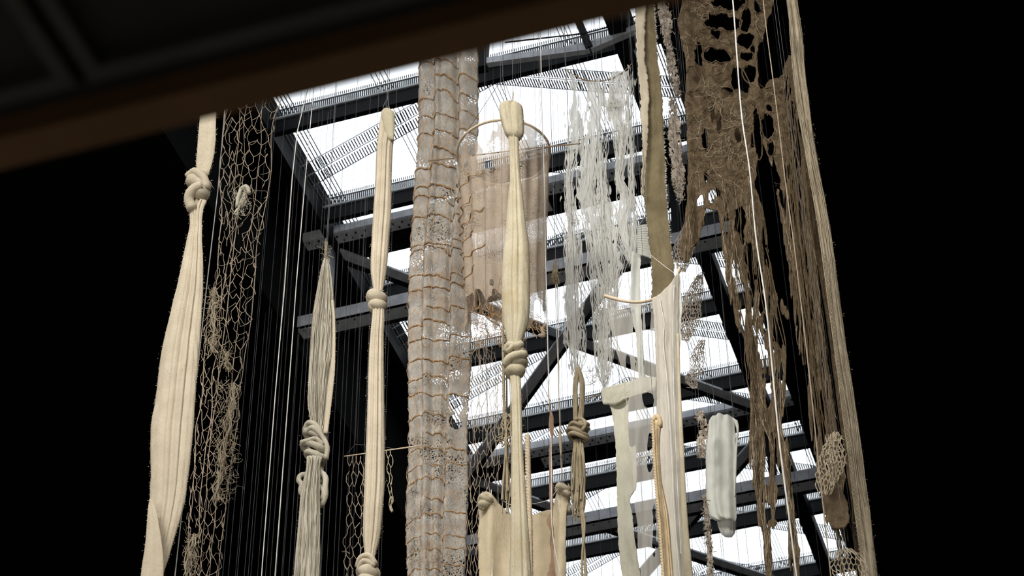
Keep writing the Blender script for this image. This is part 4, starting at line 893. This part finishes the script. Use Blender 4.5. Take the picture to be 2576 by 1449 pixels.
lacy('crocheted_twine_strip', 'crocheted twine strip widening downward between the shade-toned felt and the brown web', [(245, 1688, 6), (270, 1694, 9), (320, 1697, 15), (360, 1698, 16), (400, 1700, 15), (430, 1706, 18), (470, 1708, 14), (505, 1714, 5)], 19.55, 32, .9, M_LICH)
lacy('crocheted_twine_strip', 'torn crocheted net piece hanging off the lower left corner of the brown web', [(540, 1748, 12), (580, 1735, 22), (620, 1722, 26), (655, 1718, 20), (685, 1716, 6)], 19.0, 33, 1.5, M_LICH, cell=6.5)
lacy('crocheted_twine_strip', 'crocheted net rag beside the branch-hung gauze, over the bright glass', [(692, 1762, 6), (720, 1752, 16), (760, 1740, 22), (790, 1738, 26), (820, 1733, 22), (858, 1724, 8)], 19.3, 34, 1.5, M_LICH, cell=6.5)
lacy('crocheted_twine_strip', 'crumbled twine rag over the grey diagonal brace, right of the gauze', [(856, 1768, 7), (880, 1758, 12), (905, 1754, 17), (930, 1752, 16), (955, 1738, 16), (978, 1748, 5)], 19.75, 35, 1.2, M_LICH, cell=6.5)
lacy('crocheted_twine_strip', 'twine clump with a round knob on top beside the milky sleeve', [(1034, 1761, 9), (1052, 1764, 10), (1070, 1772, 8), (1100, 1768, 12), (1130, 1764, 10), (1152, 1766, 6)], 18.8, 36, 1.0, M_LICH)
lacy('crocheted_twine_strip', 'thin tan crumbled twine tail hanging below the milky sleeve', [(1245, 1771, 3), (1300, 1778, 5), (1360, 1783, 7), (1400, 1786, 7), (1449, 1788, 6), (1600, 1796, 5)], 18.45, 37, .4, M_LICH)

# 25 big brown jute web
Y = 17.4
t = thing('brown_jute_web', 'big ragged brown jute web full of holes, upper right before the dark wall', 'textile', P(1830, 0, Y)); wire(t, 1760, -60, Y); wire(t, 1900, -60, Y)
WB = bands([[(-70, 1830, 115), (0, 1832, 116), (60, 1818, 112), (130, 1816, 95), (170, 1818, 90), (240, 1820, 92), (330, 1822, 92), (430, 1818, 84), (500, 1815, 72), (530, 1818, 60)],
            [(420, 1765, 30), (520, 1752, 24), (580, 1742, 24), (640, 1728, 16), (672, 1720, 5)],
            [(470, 1840, 60), (530, 1862, 58), (600, 1872, 58), (680, 1882, 58), (760, 1896, 58), (840, 1915, 56), (880, 1925, 54), (940, 1930, 46), (1000, 1928, 46), (1060, 1928, 46), (1085, 1930, 46)],
            [(735, 1942, 14), (760, 1956, 16), (780, 1970, 12), (800, 1979, 4)],
            [(1060, 1900, 18), (1140, 1904, 20), (1200, 1906, 15), (1270, 1912, 13), (1350, 1926, 11), (1449, 1936, 9), (1620, 1950, 8)], [(1060, 1960, 17), (1140, 1968, 20), (1200, 1978, 15), (1300, 1988, 12), (1400, 2000, 14), (1449, 2006, 15), (1620, 2020, 14)],
            [(1070, 1932, 4), (1150, 1940, 5), (1210, 1940, 10), (1230, 1935, 22), (1255, 1935, 20), (1270, 1940, 6), (1300, 1944, 3), (1316, 1943, 12), (1330, 1940, 3), (1350, 1930, 3)],
            [(140, 1990, 7), (180, 1982, 14), (215, 1965, 42), (260, 1958, 52), (330, 1962, 52), (420, 1985, 44), (520, 2002, 42), (620, 2014, 40), (760, 2030, 38), (900, 2048, 36), (1050, 2068, 36), (1150, 2085, 36), (1250, 2098, 34), (1300, 2100, 28), (1330, 2096, 12)]])
HO = [(1835, 11, 37, 14), (1819, 58, 40, 18), (1876, 53, 10, 25, -.15), (1906, 27, 7, 10), (1802, 87, 11, 7), (1875, 100, 19, 15), (1893, 123, 6, 8), (1878, 138, 14, 8), (1803, 144, 29, 16), (1887, 182, 14, 18), (1861, 204, 18, 31, .3), (1829, 228, 12, 9), (1758, 145, 9, 34), (1749, 190, 13, 18), (1793, 283, 6, 20), (1808, 310, 5, 25), (1775, 352, 7, 22), (1855, 337, 6, 14), (1934, 323, 13, 25), (1940, 376, 8, 17), (1907, 340, 8, 52, .08), (1981, 222, 7, 31), (1935, 273, 5, 6), (1983, 438, 5, 12), (1764, 509, 7, 13), (1806, 483, 6, 8), (1790, 493, 6, 14), (1777, 446, 4, 15), (1862, 552, 11, 33), (1867, 600, 6, 12), (1825, 567, 5, 22), (1907, 676, 7, 22), (1908, 712, 6, 12), (1926, 635, 5, 35, .1), (1888, 690, 6, 45), (1914, 758, 6, 18), (1914, 870, 7, 32, .15), (1950, 830, 5, 28), (1932, 990, 6, 26), (1879, 640, 4, 20), (1850, 690, 5, 16), (1862, 730, 4, 24), (1872, 790, 4, 30), (1930, 945, 10, 5), (1961, 940, 5, 7), (1884, 975, 4, 4), (1925, 800, 5, 22), (1894, 350, 5, 20),
      (1998, 470, 4, 18), (2000, 560, 5, 16), (2010, 420, 4, 30), (2016, 640, 3, 40), (1990, 520, 4, 20), (2020, 720, 4, 40), (2040, 790, 4, 22), (2030, 870, 3, 40), (2052, 960, 3, 50), (2070, 1060, 4, 50), (1952, 440, 6, 26, .2), (1966, 500, 4, 20, .2), (1993, 300, 5, 40), (2003, 360, 4, 60)]
wf = cut(WB, [(h[0], h[1], h[2]*1.22, h[3]*1.22) + tuple(h[4:]) for h in HO])
def webf(px, py):
    low = np.clip((py - 440)/300., 0, 1)
    return wf(px, py) + 2.2*fbm(px/6., py/9., 5) - low*6.5*np.maximum(0, vnoise(px/4.0, py/85., 12) - .06)*2.2 - 9*np.maximum(0, vnoise(px/4.4, py/110., 15) - .05)*2*(px > 1948 + .11*(py - 300))*np.clip((py - 260)/120., 0, 1) - 4*np.maximum(0, vnoise(px/8., py/26., 19) - .55)*2*(1 - .5*low)
def webd(u, py, px):
    low = np.clip((py - 420)/200., 0, 1)
    return (16*fbm(px/55., py/120., 4) + (1-low)*(9*fbm(px/15., py/12., 9) + 7*fbm(px/11., py/70., 10)) + low*9*vnoise(px/8., py/160., 2) + 10*np.exp(-((px-1728-.02*py)/8.)**2) + 7*np.exp(-((px-1768)/6.)**2)*(py < 330) + 12*np.exp(-((px-1905-.02*py)/7.)**2)*(py < 300))
sheet('web', t, M_JUTE, [(-70, 1690, 2150), (1620, 1690, 2150)], Y, webd, webf, 4.2, 3.6, thick=.012)
_gx, _gy = np.arange(1690, 2152, 2.), np.arange(-72, 1622, 2.); _G = webf(*np.meshgrid(_gx, _gy)); _D = webd(0, *np.meshgrid(_gy, _gx, indexing='ij'))
def _at(A, x, y): return A[int(min(max((y + 72)/2, 0), len(_gy) - 1)), int(min(max((x - 1690)/2, 0), len(_gx) - 1))]
for lay, (mt_, cn, rr_) in enumerate(((M_JUTE, 3400, .65), (M_JUTEP, 1300, .42))):
    g = np.random.default_rng(11 + lay); m = MB()
    for i in range(cn):
        y = g.uniform(-50, 1450); x = g.uniform(1705, 2110)
        if _at(_G, x, y) < 0: continue
        low = y > 440; a = (1.57 + g.normal(0, .14)) if low else g.uniform(0, 3.14); L = (70 + 120*g.random()) if low else (30 + 50*g.random()); cu = 0 if low else g.normal(0, .35); sl = .06 if x < 1960 else .12
        p = [(x, y, _at(_D, x, y) + 1.7)]; X_, Y_ = x, y
        for s in range(7):
            a += cu; X_ += L/7*math.cos(a) + (sl*L/7 if low else 0); Y_ += L/7*math.sin(a)
            if _at(_G, X_, Y_) < -2: break
            p.append((X_ + g.normal(0, .8), Y_, _at(_D, X_, Y_) + 1.7 + g.normal(0, .7)))
        if len(p) > 3: ptube(m, p, Y - .01, rr_*(.5 + .9*g.random()), 3, seg=len(p) + 2)
    m.build('jute_fibre', mt_, t, kind='stuff')
bundle('jute_fibre', t, M_JUTE, [(430, 1745, 1895), (520, 1830, 1915), (600, 1822, 1925), (760, 1842, 1950), (900, 1872, 1975), (1060, 1885, 1972), (1120, 1890, 1980)], Y - .05, 22, 1.2, .25, 61, .07, spread=.75)
# rims of the largest holes, like rolled cords
for i, h in enumerate(HO[:22]):
    x, y, a, b = h[:4]; tl = h[4] if len(h) > 4 else 0
    if min(a, b) < 7: continue
    ph = np.linspace(0, 2*math.pi, 26); a, b = a*1.22, b*1.22; xx = x + (a + 1.5)*np.cos(ph) + tl*(b*np.sin(ph)) + vnoise(ph*2, ph*0 + i)*1.5; yy = y + (b + 1.5)*np.sin(ph) + vnoise(ph*2, ph*0 + i + 30)*1.5
    w = PV(xx, yy, Y); w[:, 1] -= (webd(0, yy, xx) + 1.5)*MPP(y, Y); m = MB(); m.tube(w, 1.6*MPP(y, Y)*(1 + .4*vnoise(ph*3, ph*0 + i, 2)), 5, False); m.build('hole_rim', M_JUTE, t, True)
# back layer glimpsed through the openings
bkl = bands([[(230, 1838, 60), (330, 1838, 62), (420, 1830, 50)], [(160, 1748, 20), (230, 1752, 24)]])
sheet('back_layer', t, M_JUTE, [(160, 1700, 1930), (420, 1700, 1930)], Y + .5, lambda u, py, px: 8*np.sin(px/6.) , lambda px, py: bkl(px, py) + 6*vnoise(px/5., py/40., 8) - 3, 5, 4, thick=.008)

# 26 jute strand curtain and rope at the right edge
Y = 16.6
t = thing('jute_strand_curtain', 'curtain of loose jute strands falling along the right side of the brown web', 'textile', P(2000, 150, Y)); wire(t, 1995, 120, Y)
bundle('jute_strand', t, M_JUTE, [(150, 1982, 1995), (300, 1960, 2012), (500, 1975, 2040), (700, 2000, 2060), (900, 2020, 2085), (1100, 2050, 2110), (1250, 2065, 2130), (1400, 2095, 2150), (1600, 2115, 2175)], Y, 30, 1.3, .35, 21, .07, spread=.5)
bundle('jute_strand', t, M_JUTE, [(200, 2002, 2016), (500, 2035, 2052), (700, 2062, 2078), (900, 2092, 2108), (1100, 2120, 2140), (1300, 2145, 2162), (1600, 2175, 2195)], Y + .1, 34, 1.6, .6, 22, .12)
t = thing('frayed_jute_rope', 'thick frayed pale jute rope, rightmost of the hangings', 'rope', P(1993, 0, Y)); wire(t, 1985, -60, Y - .1)
RR = [(-70, 1974, 2000), (0, 1981, 2004), (100, 1990, 2018), (150, 1994, 2021), (250, 2005, 2032), (400, 2030, 2056), (600, 2064, 2092), (800, 2090, 2118), (1000, 2116, 2148), (1200, 2142, 2176), (1449, 2170, 2207), (1620, 2190, 2226)]
column('rope_core', t, M_JUTEP, RR, Y - .2, [(.1, .2, .3, .12), (-.5, -.4, .25, .1)], .7, n=36, seed=25, lump=.07, wig=.2, fuzz=900, fl=.025)
bundle('loose_strand', t, M_JUTEP, RR, Y - .22, 60, 1.2, 1.0, 26, .08, spread=.5)
_q = np.array(RR, float); m = MB(); yy = np.arange(640, 1500, 3.2)
for i, y in enumerate(yy):
    x = np.interp(y, _q[:, 0], _q[:, 1]) + 4; w = PV([x - 4, x + 4], [y + 1.5, y - 1.5], Y - .42); m.tube(w, .0055, 4)
m.build('crochet_edge', M_JUTEP, t, kind='stuff')
# net clumps caught on the curtain
Y = 16.2
t = thing('pale_net_clump', 'pale knotted net clump caught halfway on the jute curtain', 'net', P(2100, 1090, Y)); wire(t, 2100, 1092, Y, .002)
net('mesh', t, M_JUTEP, [(1090, 2088, 2112), (1120, 2070, 2118), (1170, 2056, 2125), (1210, 2052, 2110), (1245, 2058, 2085)], Y, 8, 6.5, 1.3, .5, .08, 51, lambda u, py, px: 8*math.sin(px/9.))
net('mesh', t, M_JUTEP, [(1095, 2080, 2120), (1150, 2064, 2130), (1215, 2056, 2100)], Y + .06, 7, 7, 1.2, .6, .1, 52)
sheet('fibre_mat', t, M_JUTE, [(1225, 2068, 2110), (1270, 2076, 2132), (1310, 2084, 2138), (1330, 2092, 2120)], Y + .2, lambda u, py, px: 6*fbm(px/9., py/30., 3), None, 5, 4, rag=4, thick=.015)
Y = 15.8
t = thing('pale_net_scrap', 'pale open net scrap at the bottom right corner of the hangings', 'net', P(2130, 1380, Y)); wire(t, 2130, 1384, Y, .002)
net('mesh', t, M_JUTEP, [(1382, 2108, 2142), (1400, 2096, 2170), (1420, 2084, 2182), (1449, 2100, 2178), (1490, 2110, 2170)], Y, 9, 7, 1.3, .2, .03, 53, lambda u, py, px: 6*math.sin(px/14.))

# 27 cords and suspension wires
def plain(name, label, cat, pts, r, mat, group=None):
    if pts[0][2] < H - .35: pts = [np.array([pts[0][0], pts[0][1], H - .3])] + list(pts)
    m = MB(); m.tube(pts, r, 5); o = m.build(name, mat); tag(o, label, cat, group); return o
def vline(px, py, Y, ylow=1650, lean=0):
    p = P(px, py, Y); zl = P(px, ylow, Y)[2]; return [[p[0], p[1], H - .3], [p[0] + lean*.3, p[1], (H + zl)/2], [p[0] + lean, p[1], zl]]
t = thing('cotton_line', 'bright white cord running down in front of the brown web', 'cord', P(1850, 0, 15.4)); m = MB(); ptube(m, [(1838, -60, 0), (1846, 30, 0), (1855, 150, 2), (1867, 300, 0), (1885, 420, 2), (1902, 600, 0), (1926, 760, 2), (1945, 950, 0), (1962, 1120, 2), (1985, 1300, 0), (2004, 1449, 0), (2025, 1600, 0)], 15.4, 1.5, 5, .15); m.build('cord', M_CORD, t); wire(t, 1838, -60, 15.4)
t = thing('cotton_line', 'fainter grey cord running down along the jute strand curtain', 'cord', P(1930, 0, 15.6)); m = MB(); ptube(m, [(1915, -60, 0), (1922, 20, 0), (1945, 200, 2), (1962, 340, 0), (1974, 440, 2), (1998, 620, 0), (2020, 800, 2), (2040, 980, 0), (2058, 1150, 2), (2090, 1449, 0), (2105, 1600, 0)], 15.6, 1.2, 5, .15); m.build('cord', M_TWINE, t); wire(t, 1915, -60, 15.6)
plain('steel_cable', 'bright cable close to the right of the leftmost felt strip', 'cable', [P(572, 200, 15.9), P(548, 480, 15.9), P(520, 720, 15.9), P(440, 1449, 15.9), P(425, 1600, 15.9)], .0062, M_CORD)
plain('steel_cable', 'bright kinked cable in the dark, left of the two beside the skylight edge', 'cable', [P(790, 160, 17), P(748, 330, 17), P(735, 450, 17), P(716, 720, 17), P(692, 1000, 17), P(660, 1420, 17), P(648, 1600, 17)], .0058, M_CORD)
plain('steel_cable', 'bright straight cable in the dark, right of the two beside the skylight edge', 'cable', [P(795, 160, 17.2), P(768, 450, 17.2), P(745, 720, 17.2), P(725, 1000, 17.2), P(694, 1420, 17.2), P(680, 1600, 17.2)], .0055, M_CORD)
plain('steel_cable', 'thin white cable crossing the glass right of the brown gauze', 'cable', [P(1359, 60, 17), P(1362, 200, 17), P(1368, 420, 17), P(1372, 600, 17), P(1376, 800, 17), P(1380, 960, 17)], .0045, M_CORD)
g = np.random.default_rng(5)
for i in range(34):
    px = 612 + 11*i + g.normal(0, 4); Yw = 21.5 + 3.5*g.random()
    plain('suspension_wire', 'thin grey vertical suspension wire in the dark left of the sacking', 'wire', vline(px, 900, Yw), .0026 if i % 4 else .0036, M_WIRE, 'suspension wires in the dark')
for i in range(34):
    px = 1220 + 26*i + g.normal(0, 8); Yw = 21.0 + 1.6*g.random()
    plain('suspension_wire', 'thin dark vertical suspension wire crossing the bright skylight glass', 'wire', vline(px, 700, Yw), .0028, M_TEETH, 'suspension wires before the glass')
